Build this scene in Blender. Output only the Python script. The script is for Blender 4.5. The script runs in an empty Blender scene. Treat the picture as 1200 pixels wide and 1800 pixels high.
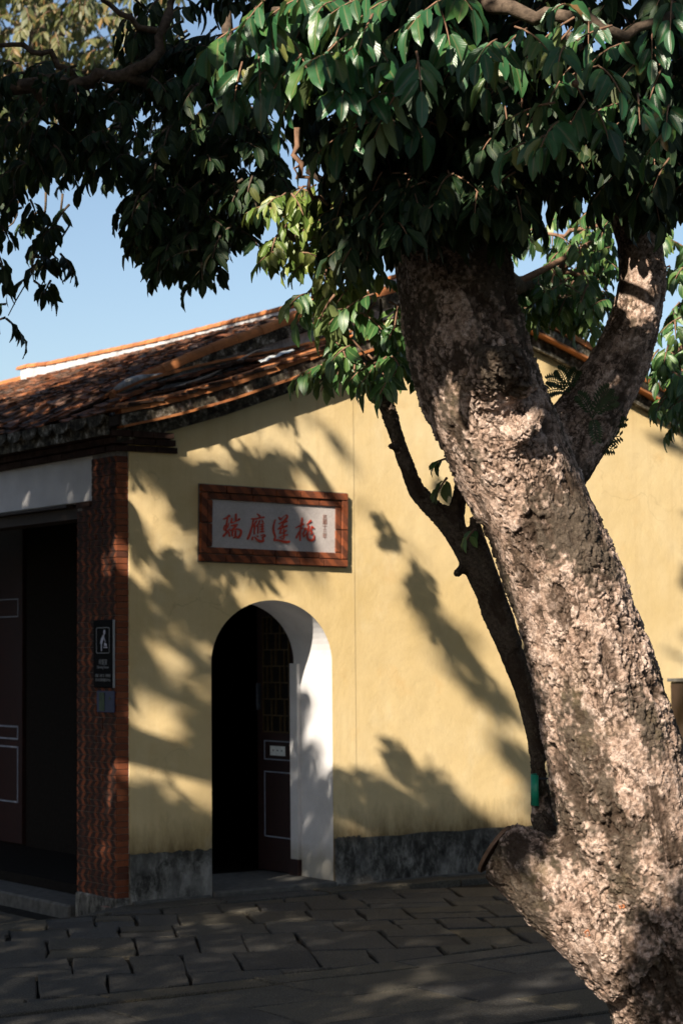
import bpy, bmesh, math, random
import numpy as np
from mathutils import Vector, Matrix

# ----------------------------------------------------------------------------
# camera, sky, sun, exposure
# ----------------------------------------------------------------------------
SC = bpy.context.scene
COL = SC.collection
YAW, PITCH, ROLL, FPX = math.radians(35), math.atan(240 / 3600), math.radians(-0.5), 3600.0
CAM = np.array([-6.258, -11.426, 1.6])
cam_d = bpy.data.cameras.new('camera')
cam = bpy.data.objects.new('camera', cam_d)
COL.objects.link(cam)
CM = Matrix.Rotation(-YAW, 4, 'Z') @ Matrix.Rotation(math.pi / 2 + PITCH, 4, 'X') @ Matrix.Rotation(ROLL, 4, 'Z')
cam.matrix_world = Matrix.Translation(CAM) @ CM
cam_d.sensor_fit = 'VERTICAL'
cam_d.sensor_height = 36.0
cam_d.lens = 72.0
cam_d.clip_start = 0.05
cam_d.clip_end = 2000
cam_d.dof.use_dof = True
cam_d.dof.focus_distance = 8.0
cam_d.dof.aperture_fstop = 5.6
SC.camera = cam
RM = np.array(CM.to_3x3())

SUN = np.array([-0.7326, -0.402, 0.549])          # towards the sun
SUN /= np.linalg.norm(SUN)
W_ = bpy.data.worlds.new('World')
SC.world = W_
W_.use_nodes = True
nt = W_.node_tree
for n in list(nt.nodes):
    nt.nodes.remove(n)
sky = nt.nodes.new('ShaderNodeTexSky')
sky.sky_type = 'NISHITA'
sky.sun_disc = False
sky.sun_elevation = math.asin(SUN[2])
sky.sun_rotation = math.atan2(SUN[0], SUN[1])
sky.air_density = 1.0
sky.dust_density = 1.3
sky.ozone_density = 1.0
bg = nt.nodes.new('ShaderNodeBackground')
bg.inputs[1].default_value = 0.072
wo = nt.nodes.new('ShaderNodeOutputWorld')
nt.links.new(sky.outputs[0], bg.inputs[0])
nt.links.new(bg.outputs[0], wo.inputs[0])

sun_d = bpy.data.lights.new('sun', 'SUN')
sun_d.energy = 5.0
sun_d.angle = math.radians(0.53)
sun_d.color = (1.0, 0.885, 0.735)
sun_o = bpy.data.objects.new('sun', sun_d)
COL.objects.link(sun_o)
sun_o.rotation_euler = Vector(SUN).to_track_quat('Z', 'Y').to_euler()
sun_o.location = Vector(SUN) * 60

SC.view_settings.view_transform = 'Standard'
SC.view_settings.look = 'None'
SC.view_settings.exposure = 1.0
SC.view_settings.gamma = 1.0
SC.view_settings.use_curve_mapping = False

RND = random.Random(7)
NP = np.random.RandomState(11)


# ----------------------------------------------------------------------------
# helpers: geometry of the view, noise, meshes, objects
# ----------------------------------------------------------------------------
def ray(px, py):
    return RM @ np.array([(px - 600) / FPX, (900 - py) / FPX, -1.0])


def P(px, py, d):
    return CAM + d * ray(px, py)


def Wy(px, py, Y=0.0):
    r = ray(px, py)
    return CAM + r * (Y - CAM[1]) / r[1]


def Fx(px, py, X=0.0):
    r = ray(px, py)
    return CAM + r * (X - CAM[0]) / r[0]


def Gz(px, py, Z=0.0):
    r = ray(px, py)
    return CAM + r * (Z - CAM[2]) / r[2]


def proj(p):
    q = (np.asarray(p) - CAM) @ RM
    dz = np.maximum(-q[..., 2], 1e-4)
    return 600 + FPX * q[..., 0] / dz, 900 - FPX * q[..., 1] / dz, -q[..., 2]


def h3(ix, iy, iz, s=0):
    n = (ix.astype(np.int64) * 374761393 + iy.astype(np.int64) * 668265263 + iz.astype(np.int64) * 2147483647 + s * 1274126177) & 0xFFFFFFFF
    n = ((n ^ (n >> 13)) * 1274126177) & 0xFFFFFFFF
    n = ((n ^ (n >> 15)) * 2246822519) & 0xFFFFFFFF
    n = n ^ (n >> 16)
    return (n & 0xFFFFFF) / float(0xFFFFFF)


def vnoise(p, s=0):
    i = np.floor(p).astype(np.int64)
    f = p - i
    f = f * f * (3 - 2 * f)
    r = 0
    for dx in (0, 1):
        for dy in (0, 1):
            for dz in (0, 1):
                w = (f[:, 0] if dx else 1 - f[:, 0]) * (f[:, 1] if dy else 1 - f[:, 1]) * (f[:, 2] if dz else 1 - f[:, 2])
                r = r + w * h3(i[:, 0] + dx, i[:, 1] + dy, i[:, 2] + dz, s)
    return r


def fbm(p, o=4, s=0):
    a, r, t = 0.5, 0, 0
    for k in range(o):
        r = r + a * vnoise(p * (2 ** k), s + k)
        t += a
        a *= 0.5
    return r / t


def worley(p, s=0):
    i = np.floor(p).astype(np.int64)
    n = len(p)
    f1 = np.full(n, 9.0)
    f2 = np.full(n, 9.0)
    cid = np.zeros(n)
    for dx in (-1, 0, 1):
        for dy in (-1, 0, 1):
            for dz in (-1, 0, 1):
                a, b, c = i[:, 0] + dx, i[:, 1] + dy, i[:, 2] + dz
                q = np.stack([a + h3(a, b, c, s + 1), b + h3(a, b, c, s + 2), c + h3(a, b, c, s + 3)], 1)
                d = np.sqrt(((q - p) ** 2).sum(1))
                new = d < f1
                f2 = np.where(new, f1, np.minimum(f2, d))
                cid = np.where(new, h3(a, b, c, s + 9), cid)
                f1 = np.where(new, d, f1)
    return f1, f2, cid


def sstep(a, b, x):
    t = np.clip((x - a) / (b - a), 0, 1)
    return t * t * (3 - 2 * t)


def link(o, parent=None):
    COL.objects.link(o)
    if parent is not None:
        o.parent = parent
        o.matrix_parent_inverse = Matrix.Identity(4)
    return o


def tag(o, label=None, cat=None, group=None, kind=None):
    if label:
        o['label'] = label
    if cat:
        o['category'] = cat
    if group:
        o['group'] = group
    if kind:
        o['kind'] = kind
    return o


def empty(name, loc=(0, 0, 0), rz=0.0):
    o = bpy.data.objects.new(name, None)
    o.location = loc
    o.rotation_euler = (0, 0, rz)
    o.empty_display_size = 0.2
    return link(o)


class MB:
    """collects verts / faces / material slots of one mesh"""

    def __init__(s):
        s.v, s.f, s.m = [], [], []

    def add(s, vs, fs, m=0):
        k = len(s.v)
        s.v += [tuple(map(float, v)) for v in vs]
        s.f += [tuple(i + k for i in f) for f in fs]
        s.m += [m] * len(fs)
        return s

    def box(s, x0, x1, y0, y1, z0, z1, m=0):
        vs = [(x, y, z) for z in (z0, z1) for y in (y0, y1) for x in (x0, x1)]
        return s.add(vs, [(0, 2, 3, 1), (4, 5, 7, 6), (0, 1, 5, 4), (2, 6, 7, 3), (0, 4, 6, 2), (1, 3, 7, 5)], m)

    def prism(s, pts, off, m=0, ms=None):
        """closed polygon pts (3d) extruded by off"""
        n = len(pts)
        a = [np.array(p, float) for p in pts]
        b = [p + np.array(off, float) for p in a]
        k = len(s.v)
        s.v += [tuple(p) for p in a + b]
        s.f.append(tuple(k + i for i in range(n)))
        s.m.append(m)
        s.f.append(tuple(k + n + i for i in reversed(range(n))))
        s.m.append(m)
        for i in range(n):
            j = (i + 1) % n
            s.f.append((k + i, k + n + i, k + n + j, k + j))
            s.m.append(m if ms is None else ms)
        return s

    def tube(s, pts, rad, seg=8, m=0, cap=True):
        pts = [np.array(p, float) for p in pts]
        rad = rad if hasattr(rad, '__len__') else [rad] * len(pts)
        k = len(s.v)
        up = np.array([0.123, 0.31, 0.94])
        for i, p in enumerate(pts):
            t = pts[min(i + 1, len(pts) - 1)] - pts[max(i - 1, 0)]
            t = t / (np.linalg.norm(t) + 1e-9)
            a = np.cross(t, up)
            if np.linalg.norm(a) < 1e-3:
                a = np.cross(t, (1, 0, 0))
            a /= np.linalg.norm(a)
            b = np.cross(t, a)
            for q in range(seg):
                w = 2 * math.pi * q / seg
                s.v.append(tuple(p + rad[i] * (a * math.cos(w) + b * math.sin(w))))
        for i in range(len(pts) - 1):
            for q in range(seg):
                r = (q + 1) % seg
                s.f.append((k + i * seg + q, k + i * seg + r, k + (i + 1) * seg + r, k + (i + 1) * seg + q))
                s.m.append(m)
        if cap:
            s.f.append(tuple(k + q for q in reversed(range(seg))))
            s.m.append(m)
            e = k + (len(pts) - 1) * seg
            s.f.append(tuple(e + q for q in range(seg)))
            s.m.append(m)
        return s

    def mesh(s, name, mats, smooth=False, fix=True):
        me = bpy.data.meshes.new(name)
        me.from_pydata(s.v, [], s.f)
        for m in (mats if isinstance(mats, (list, tuple)) else [mats]):
            me.materials.append(m)
        me.polygons.foreach_set('material_index', s.m)
        if fix:
            bm = bmesh.new()
            bm.from_mesh(me)
            bmesh.ops.recalc_face_normals(bm, faces=bm.faces)
            bm.to_mesh(me)
            bm.free()
        if smooth:
            me.polygons.foreach_set('use_smooth', [True] * len(me.polygons))
        me.update()
        return me

    def build(s, name, mats, parent=None, smooth=False, bevel=0.0, fix=True):
        o = bpy.data.objects.new(name, s.mesh(name, mats, smooth, fix))
        link(o, parent)
        if bevel:
            bake_bevel(o, bevel)
        return o


def bake_bevel(o, w, seg=1):
    bm = bmesh.new()
    bm.from_mesh(o.data)
    es = [e for e in bm.edges if len(e.link_faces) == 2 and e.calc_face_angle(0) > 0.6]
    bmesh.ops.bevel(bm, geom=es, offset=w, segments=seg, affect='EDGES', profile=0.5, clamp_overlap=True)
    bm.to_mesh(o.data)
    bm.free()


def inst(name, mesh, parent, loc, rot=None, scale=(1, 1, 1)):
    o = bpy.data.objects.new(name, mesh)
    link(o, parent)
    if rot is not None and len(rot) == 3 and hasattr(rot[0], '__len__'):
        o.matrix_local = Matrix.Translation(loc) @ Matrix(rot).to_4x4() @ Matrix.Diagonal((*scale, 1))
    else:
        o.location = loc
        o.rotation_euler = rot or (0, 0, 0)
        o.scale = scale
    return o


# ----------------------------------------------------------------------------
# materials
# ----------------------------------------------------------------------------
class NT:
    def __init__(s, name):
        s.m = bpy.data.materials.new(name)
        s.m.use_nodes = True
        s.t = s.m.node_tree
        s.b = s.t.nodes['Principled BSDF']
        s.out = s.t.nodes['Material Output']

    def n(s, kind, **kw):
        x = s.t.nodes.new('ShaderNode' + kind)
        for k, v in kw.items():
            setattr(x, k, v)
        return x

    def l(s, a, b):
        s.t.links.new(a, b)
        return s

    def pos(s, scale=(1, 1, 1)):
        g = s.n('NewGeometry')
        mp = s.n('Mapping')
        mp.inputs['Scale'].default_value = scale
        s.l(g.outputs['Position'], mp.inputs['Vector'])
        return mp.outputs[0]

    def noise(s, vec, scale, detail=4, rough=0.55, dist=0.0):
        x = s.n('TexNoise')
        x.inputs['Scale'].default_value = scale
        x.inputs['Detail'].default_value = detail
        x.inputs['Roughness'].default_value = rough
        x.inputs['Distortion'].default_value = dist
        s.l(vec, x.inputs['Vector'])
        return x.outputs['Fac']

    def ramp(s, fac, stops, interp='LINEAR'):
        r = s.n('ValToRGB')
        r.color_ramp.interpolation = interp
        e = r.color_ramp.elements
        while len(e) < len(stops):
            e.new(0.5)
        for q, (p, c) in zip(e, stops):
            q.position = p
            q.color = (*c, 1) if hasattr(c, '__len__') else (c, c, c, 1)
        s.l(fac, r.inputs[0])
        return r.outputs[0]

    def mix(s, fac, a, b, mode='MIX'):
        x = s.n('Mix', data_type='RGBA', blend_type=mode)
        for sock, v in ((x.inputs[0], fac), (x.inputs[6], a), (x.inputs[7], b)):
            if hasattr(v, 'is_linked') or hasattr(v, 'links'):
                s.l(v, sock)
            elif hasattr(v, '__len__'):
                sock.default_value = (*v, 1)
            else:
                sock.default_value = v
        return x.outputs[2]

    def math(s, op, a, b=0.0, c=0.0, clamp=False):
        x = s.n('Math', operation=op, use_clamp=clamp)
        for sock, v in zip(x.inputs, (a, b, c)):
            if hasattr(v, 'links'):
                s.l(v, sock)
            else:
                sock.default_value = v
        return x.outputs[0]

    def sep(s, vec):
        x = s.n('SeparateXYZ')
        s.l(vec, x.inputs[0])
        return x.outputs

    def bump(s, h, strength=0.5, dist=0.01):
        x = s.n('Bump')
        x.inputs['Strength'].default_value = strength
        x.inputs['Distance'].default_value = dist
        s.l(h, x.inputs['Height'])
        s.l(x.outputs[0], s.b.inputs['Normal'])
        return s

    def fin(s, col=None, rough=0.8, spec=0.3, metal=0.0):
        if col is not None:
            if hasattr(col, 'links'):
                s.l(col, s.b.inputs['Base Color'])
            else:
                s.b.inputs['Base Color'].default_value = (*col, 1)
        if hasattr(rough, 'links'):
            s.l(rough, s.b.inputs['Roughness'])
        else:
            s.b.inputs['Roughness'].default_value = rough
        s.b.inputs['Specular IOR Level'].default_value = spec
        s.b.inputs['Metallic'].default_value = metal
        return s.m


def simple(name, col, rough=0.7, spec=0.3, var=0.25, scale=30, bump=0.15):
    t = NT(name)
    p = t.pos()
    f = t.noise(p, scale, 5)
    lo = tuple(c * (1 - var) for c in col)
    hi = tuple(min(1, c * (1 + var)) for c in col)
    c = t.ramp(f, [(0.3, lo), (0.7, hi)])
    if bump:
        t.bump(t.noise(p, scale * 4, 4), bump, 0.004)
    return t.fin(c, rough, spec)


M = {}
# ochre lime plaster: mottled, with rain streaks, patches and a damp brown band above the plinth
t = NT('ochre_plaster')
p = t.pos()
z = t.sep(p)
big = t.noise(p, 0.9, 6, 0.6, 0.4)
c = t.ramp(big, [(0.3, (0.62, 0.462, 0.215)), (0.5, (0.70, 0.54, 0.285)), (0.72, (0.75, 0.61, 0.36))])
st = t.noise(t.pos((3.2, 3.2, 0.22)), 2.0, 6, 0.65, 0.3)
c = t.mix(t.ramp(st, [(0.52, 0.0), (0.78, 0.22)]), c, (0.52, 0.37, 0.17))
fine = t.noise(p, 22, 6, 0.7)
c = t.mix(t.ramp(fine, [(0.35, 0.0), (0.8, 0.16)]), c, (0.46, 0.33, 0.16))
damp = t.math('ADD', z[2], t.math('MULTIPLY', t.noise(t.pos((1, 1, 0.35)), 9, 5, 0.7), -0.36))
c = t.mix(t.ramp(damp, [(0.12, 0.85), (0.20, 0.5), (0.36, 0.0)]), c, (0.13, 0.085, 0.035))
top = t.noise(t.pos((1.0, 1.0, 1.0)), 2.6, 5, 0.6)
c = t.mix(t.ramp(top, [(0.60, 0.0), (0.72, 0.3)]), c, (0.62, 0.36, 0.12))
pale = t.noise(t.pos((1.3, 1.0, 0.7)), 1.7, 6, 0.6)
c = t.mix(t.ramp(pale, [(0.56, 0.0), (0.7, 0.35)]), c, (0.80, 0.70, 0.47))
wv_ = t.n('TexVoronoi', feature='DISTANCE_TO_EDGE')
wv_.inputs['Scale'].default_value = 0.9
vm = t.n('VectorMath', operation='ADD')
nz = t.n('TexNoise')
nz.inputs['Scale'].default_value = 3.5
nz.inputs['Detail'].default_value = 6
t.l(p, nz.inputs['Vector'])
sc3 = t.n('VectorMath', operation='SCALE')
sc3.inputs['Scale'].default_value = 0.5
t.l(nz.outputs['Color'], sc3.inputs[0])
t.l(p, vm.inputs[0])
t.l(sc3.outputs[0], vm.inputs[1])
t.l(vm.outputs[0], wv_.inputs['Vector'])
crk = t.math('MULTIPLY', t.ramp(wv_.outputs['Distance'], [(0.0, 1.0), (0.006, 0.0)]), t.ramp(t.noise(p, 1.3, 3), [(0.52, 0.0), (0.62, 0.28)]))
c = t.mix(crk, c, (0.22, 0.15, 0.07))
rs = t.noise(t.pos((5.0, 5.0, 0.12)), 2.4, 5, 0.7)
c = t.mix(t.math('MULTIPLY', t.ramp(rs, [(0.54, 0.0), (0.72, 0.30)]), t.ramp(t.math('DIVIDE', z[2], 4.0), [(0.35, 0.0), (0.85, 1.0)])), c, (0.40, 0.24, 0.09))
h = t.math('ADD', t.noise(p, 3, 4), t.math('MULTIPLY', t.noise(p, 60, 5, 0.7), 0.16))
t.bump(h, 0.5, 0.02)
M['ochre'] = t.fin(c, 0.92, 0.15)

# white lime wash
t = NT('white_limewash')
p = t.pos()
z = t.sep(p)
c = t.ramp(t.noise(p, 4, 6, 0.65), [(0.3, (0.56, 0.555, 0.565)), (0.7, (0.70, 0.695, 0.705))])
dm = t.math('ADD', z[2], t.math('MULTIPLY', t.noise(p, 8, 5), -0.3))
c = t.mix(t.ramp(dm, [(-0.02, 0.7), (0.16, 0.0)]), c, (0.30, 0.28, 0.22))
t.bump(t.noise(p, 40, 5, 0.7), 0.25, 0.006)
M['white'] = t.fin(c, 0.9, 0.2)

# stained ridge / strip plaster
t = NT('stained_white_plaster')
p = t.pos((2.2, 2.2, 1.0))
f = t.noise(p, 2.2, 7, 0.7, 0.3)
c = t.ramp(f, [(0.36, (0.07, 0.07, 0.07)), (0.48, (0.34, 0.33, 0.32)), (0.58, (0.62, 0.61, 0.60)), (0.75, (0.74, 0.73, 0.72))])
t.bump(t.noise(p, 25, 5), 0.4, 0.01)
M['stained'] = t.fin(c, 0.9, 0.2)
t = NT('ridge_limewash')
p = t.pos((2.0, 2.0, 2.5))
f = t.noise(p, 2.4, 7, 0.7, 0.3)
c = t.ramp(f, [(0.33, (0.16, 0.16, 0.165)), (0.44, (0.40, 0.40, 0.41)), (0.54, (0.60, 0.59, 0.59)), (0.7, (0.68, 0.67, 0.66))])
t.bump(t.noise(p, 25, 5), 0.4, 0.01)
M['ridge'] = t.fin(c, 0.9, 0.2)

# weathered verge mortar: black mould with pale lichen spots
t = NT('mouldy_mortar')
p = t.pos()
f = t.noise(p, 16, 6, 0.75)
c = t.ramp(f, [(0.40, (0.022, 0.02, 0.017)), (0.53, (0.085, 0.075, 0.055)), (0.60, (0.24, 0.22, 0.18)), (0.68, (0.52, 0.50, 0.46))])
t.bump(f, 0.6, 0.012)
M['mould'] = t.fin(c, 0.95, 0.1)

# plinth: dark lichen-blotched render
t = NT('blotched_plinth')
p = t.pos()
f = t.noise(t.pos((1, 1, 0.55)), 13, 8, 0.78, 0.3)
c = t.ramp(f, [(0.36, (0.022, 0.021, 0.019)), (0.47, (0.06, 0.058, 0.052)), (0.55, (0.15, 0.145, 0.13)), (0.66, (0.30, 0.29, 0.265))])
g = t.noise(p, 2.2, 4, 0.6)
c = t.mix(t.ramp(g, [(0.46, 0.0), (0.62, 0.5)]), c, (0.33, 0.32, 0.30))
z = t.sep(p)
drip = t.math('ADD', z[2], t.math('MULTIPLY', t.noise(t.pos((14, 14, 1.5)), 1.0, 4), 0.18))
c = t.mix(t.ramp(drip, [(0.30, 0.0), (0.42, 0.6)]), c, (0.045, 0.043, 0.035))
t.bump(f, 0.7, 0.012)
M['plinth'] = t.fin(c, 0.93, 0.15)

# fire-striped bricks (dark slanting bands that turn with each course)
def striped(name, u, v, period, course, amp, soft=(0.85, 1.0), darken=0.85):
    t = NT(name)
    p = t.pos()
    s = t.sep(p)
    su = s['XYZ'.index(u)]
    sv = s['XYZ'.index(v)]
    tri = t.math('PINGPONG', sv, course)
    wob = t.math('MULTIPLY', t.noise(p, 25, 2), 0.02)
    q = t.math('ADD', t.math('ADD', su, t.math('MULTIPLY', tri, amp)), wob)
    fr = t.math('FRACT', t.math('DIVIDE', q, period))
    band = t.ramp(fr, [(0.0, 1.0), (0.06, 1.0), (0.12, 0.0), (0.52, 0.0), (0.58, 1.0), (1.0, 1.0)])
    oi = t.n('ObjectInfo')
    red = t.ramp(oi.outputs['Random'], [(0.0, (0.22, 0.062, 0.026)), (0.5, (0.34, 0.10, 0.04)), (1.0, (0.27, 0.075, 0.028))])
    red = t.mix(t.ramp(t.noise(p, 60, 4), [(0.4, 0.0), (0.8, 0.5)]), red, (0.14, 0.04, 0.02))
    red = t.mix(t.ramp(t.noise(p, 5, 5, 0.7), [(0.36, 0.0), (0.58, darken)]), red, (0.045, 0.022, 0.016))  # the pier's shade put into the brick colour as dark noise patches
    c = t.mix(t.math('MULTIPLY', band, t.ramp(t.noise(p, 9, 4), [(0.3, soft[0]), (0.7, soft[1])])), red, (0.03, 0.018, 0.015))
    t.bump(t.noise(p, 120, 4), 0.3, 0.004)
    return t.fin(c, 0.85, 0.2)


M['brick_chev'] = striped('fire_striped_brick', 'Y', 'Z', 0.088, 0.0405, 0.95)
M['brick_diag'] = striped('fire_striped_frame_brick', 'X', 'Z', 0.115, 5.0, 1.0, (0.25, 0.8), 0.3)

t = NT('red_brick')
oi = t.n('ObjectInfo')
p = t.pos()
c = t.ramp(oi.outputs['Random'], [(0.0, (0.16, 0.046, 0.022)), (0.35, (0.26, 0.08, 0.034)), (0.7, (0.20, 0.058, 0.026)), (1.0, (0.09, 0.034, 0.022))])
c = t.mix(t.ramp(t.noise(p, 30, 5, 0.7), [(0.45, 0.0), (0.75, 0.55)]), c, (0.07, 0.04, 0.03))
t.bump(t.noise(p, 90, 4), 0.35, 0.004)
M['brick'] = t.fin(c, 0.88, 0.2)
M['dark_brick'] = simple('near_black_brick', (0.045, 0.026, 0.02), 0.92, 0.1, 0.6, 14)  # darker copy of the brick, used for the corbels
M['mortar'] = simple('lime_mortar', (0.17, 0.15, 0.13), 0.95, 0.1, 0.35, 25)

# roof tiles
def tile_mat(name, stops, dirt):
    t = NT(name)
    oi = t.n('ObjectInfo')
    p = t.pos()
    at = t.n('Attribute', attribute_name='rnd')
    f = t.math('FRACT', t.math('ADD', oi.outputs['Random'], at.outputs['Fac']))
    c = t.ramp(f, stops)
    d = t.noise(p, 5.5, 7, 0.72, 0.4)
    c = t.mix(t.ramp(d, [(0.40, 0.0), (0.56, dirt)]), c, (0.028, 0.024, 0.021))
    l = t.noise(p, 34, 5, 0.7)
    c = t.mix(t.ramp(l, [(0.58, 0.0), (0.72, 0.5 * dirt)]), c, (0.30, 0.29, 0.27))
    t.bump(t.noise(p, 60, 4), 0.4, 0.006)
    return t.fin(c, 0.88, 0.2)


M['tile'] = tile_mat('weathered_roof_tile', [(0.0, (0.34, 0.12, 0.05)), (0.3, (0.24, 0.09, 0.045)), (0.5, (0.40, 0.16, 0.07)), (0.7, (0.12, 0.07, 0.045)), (0.85, (0.30, 0.13, 0.07)), (1.0, (0.20, 0.17, 0.15))], 0.9)
M['verge'] = tile_mat('orange_verge_tile', [(0.0, (0.50, 0.18, 0.06)), (0.5, (0.58, 0.23, 0.085)), (1.0, (0.44, 0.16, 0.06))], 0.35)
M['roof_bed'] = simple('roof_bed', (0.05, 0.04, 0.035), 0.95, 0.1)
M['dark_wood'] = simple('dark_old_wood', (0.035, 0.022, 0.016), 0.7, 0.3)
M['red_door'] = simple('oxblood_door_paint', (0.017, 0.0032, 0.0028), 0.55, 0.4, 0.3, 20)
M['outline'] = simple('pale_blue_outline_paint', (0.20, 0.23, 0.29), 0.7, 0.3, 0.2)
M['lattice'] = simple('ochre_lattice_paint', (0.06, 0.038, 0.012), 0.6, 0.3)
M['paper'] = simple('paper', (0.65, 0.68, 0.68), 0.8, 0.2, 0.1)
M['inside'] = simple('shade_dark_interior', (0.012, 0.0105, 0.0095), 0.95, 0.05)  # indoor shade put into a near-black colour
M['ink'] = simple('ink', (0.05, 0.06, 0.08), 0.8, 0.2)

# granite paving and kerbs
t = NT('granite_paving')
oi = t.n('ObjectInfo')
p = t.pos()
c = t.ramp(oi.outputs['Random'], [(0.0, (0.075, 0.072, 0.066)), (0.25, (0.10, 0.09, 0.072)), (0.5, (0.062, 0.062, 0.064)), (0.75, (0.125, 0.108, 0.075)), (0.88, (0.085, 0.088, 0.09)), (0.94, (0.19, 0.15, 0.085)), (1.0, (0.05, 0.048, 0.046))])
sp = t.noise(p, 130, 3, 0.8)
c = t.mix(t.ramp(sp, [(0.40, 0.8), (0.55, 0.0)]), c, (0.02, 0.02, 0.02))
c = t.mix(t.ramp(sp, [(0.56, 0.0), (0.68, 0.6)]), c, (0.22, 0.21, 0.19))
pt = t.noise(p, 4, 6, 0.7, 0.3)
c = t.mix(t.ramp(pt, [(0.5, 0.0), (0.7, 0.5)]), c, (0.045, 0.042, 0.036))
t.bump(t.math('ADD', t.noise(p, 14, 5, 0.7), t.math('MULTIPLY', sp, 0.5)), 0.9, 0.02)
M['granite'] = t.fin(c, 0.82, 0.3)
M['soil'] = simple('joint_soil', (0.024, 0.021, 0.017), 0.97, 0.1, 0.4, 14)
M['step'] = simple('step_stone', (0.085, 0.083, 0.077), 0.85, 0.25, 0.35, 18)

# plaque slab
t = NT('pale_granite_slab')
p = t.pos()
c = t.ramp(t.noise(p, 150, 3, 0.8), [(0.3, (0.36, 0.325, 0.315)), (0.5, (0.50, 0.455, 0.44)), (0.7, (0.56, 0.52, 0.505))])
c = t.mix(t.ramp(t.noise(p, 6, 5, 0.7), [(0.45, 0.0), (0.75, 0.5)]), c, (0.33, 0.30, 0.29))
t.bump(t.noise(p, 120, 3), 0.3, 0.003)
M['slab'] = t.fin(c, 0.85, 0.2)
M['red_paint'] = simple('vermilion_carved_paint', (0.52, 0.055, 0.025), 0.6, 0.3, 0.3, 60)
M['faint_red'] = simple('faded_red_paint', (0.30, 0.17, 0.14), 0.8, 0.2, 0.3, 60)

# bark: plates / cracks / lichen patches from baked attributes
t = NT('cracked_bark')
p = t.pos()
ca = t.n('Attribute', attribute_name='crack').outputs['Fac']
pl = t.n('Attribute', attribute_name='plate').outputs['Fac']
li = t.n('Attribute', attribute_name='lichen').outputs['Fac']
c = t.ramp(pl, [(0.0, (0.27, 0.18, 0.14)), (0.35, (0.42, 0.30, 0.235)), (0.7, (0.56, 0.425, 0.355)), (1.0, (0.68, 0.545, 0.47))])
fn = t.noise(p, 55, 6, 0.75)
c = t.mix(t.ramp(fn, [(0.40, 0.75), (0.56, 0.0)]), c, (0.085, 0.056, 0.038))
c = t.mix(t.ramp(li, [(0.465, 0.0), (0.545, 0.9)]), c, t.ramp(t.noise(p, 70, 5, 0.8), [(0.35, (0.024, 0.020, 0.015)), (0.6, (0.085, 0.068, 0.05)), (0.75, (0.20, 0.16, 0.125))]))
mo = t.noise(p, 3.2, 5, 0.7, 0.4)
c = t.mix(t.ramp(mo, [(0.57, 0.0), (0.72, 0.5)]), c, (0.095, 0.075, 0.03))
c = t.mix(t.ramp(ca, [(0.08, 0.95), (0.60, 0.0)]), c, (0.045, 0.030, 0.021))
t.bump(t.math('ADD', fn, t.math('MULTIPLY', t.noise(p, 160, 4, 0.7), 0.4)), 0.8, 0.010)
M['bark'] = t.fin(c, 0.92, 0.12)
M['thin_bark'] = simple('dark_thin_bark', (0.105, 0.078, 0.058), 0.9, 0.15, 0.5, 40, 0.6)
M['twig'] = simple('brown_twig', (0.22, 0.13, 0.085), 0.85, 0.2, 0.35, 40)
M['cutwood'] = simple('weathered_sawn_wood', (0.17, 0.105, 0.07), 0.9, 0.1, 0.5, 25, 0.4)
M['scar'] = simple('fresh_orange_wood', (0.36, 0.14, 0.065), 0.85, 0.2, 0.3)


def leaf_mat(name, stops, attr, rough=0.34, trans=0.12, back=None, spec=0.5):
    t = NT(name)
    if attr:
        f = t.n('Attribute', attribute_name='rnd').outputs['Fac']
    else:
        f = t.n('ObjectInfo').outputs['Random']
    uv = t.n('UVMap')
    s = t.sep(uv.outputs[0])
    c = t.ramp(f, stops)
    v = t.math('ABSOLUTE', t.math('SUBTRACT', s[1], 0.5))
    rib = t.ramp(v, [(0.0, 1.0), (0.03, 0.8), (0.07, 0.0)])
    c = t.mix(t.math('MULTIPLY', rib, 0.3), c, tuple(min(1, x * 1.9 + 0.05) for x in stops[-1][1]))
    wv = t.n('TexWave', wave_type='BANDS', bands_direction='X')
    cb = t.n('CombineXYZ')
    t.l(t.math('SUBTRACT', s[0], t.math('MULTIPLY', v, 0.55)), cb.inputs[0])
    t.l(cb.outputs[0], wv.inputs['Vector'])
    wv.inputs['Scale'].default_value = 3.2
    c = t.mix(t.math('MULTIPLY', wv.outputs['Fac'], 0.03), c, (0.16, 0.22, 0.08))
    p = t.pos()
    bl = t.noise(p, 60, 3)
    c = t.mix(t.ramp(bl, [(0.55, 0.0), (0.8, 0.35)]), c, (0.07, 0.085, 0.02))
    g = t.n('NewGeometry')
    c2 = t.mix(t.math('MULTIPLY', g.outputs['Backfacing'], 0.65), c, back or (0.20, 0.25, 0.10))
    t.bump(t.math('ADD', t.math('MULTIPLY', wv.outputs['Fac'], 0.35), rib), 0.22, 0.003)
    m = t.fin(c2, rough, spec)
    tr = t.n('BsdfTranslucent')
    t.l(t.mix(0.5, c, (0.22, 0.30, 0.03)), tr.inputs['Color'])
    mx = t.n('MixShader')
    mx.inputs[0].default_value = trans
    t.l(t.b.outputs[0], mx.inputs[1])
    t.l(tr.outputs[0], mx.inputs[2])
    t.l(mx.outputs[0], t.out.inputs['Surface'])
    return m


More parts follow.
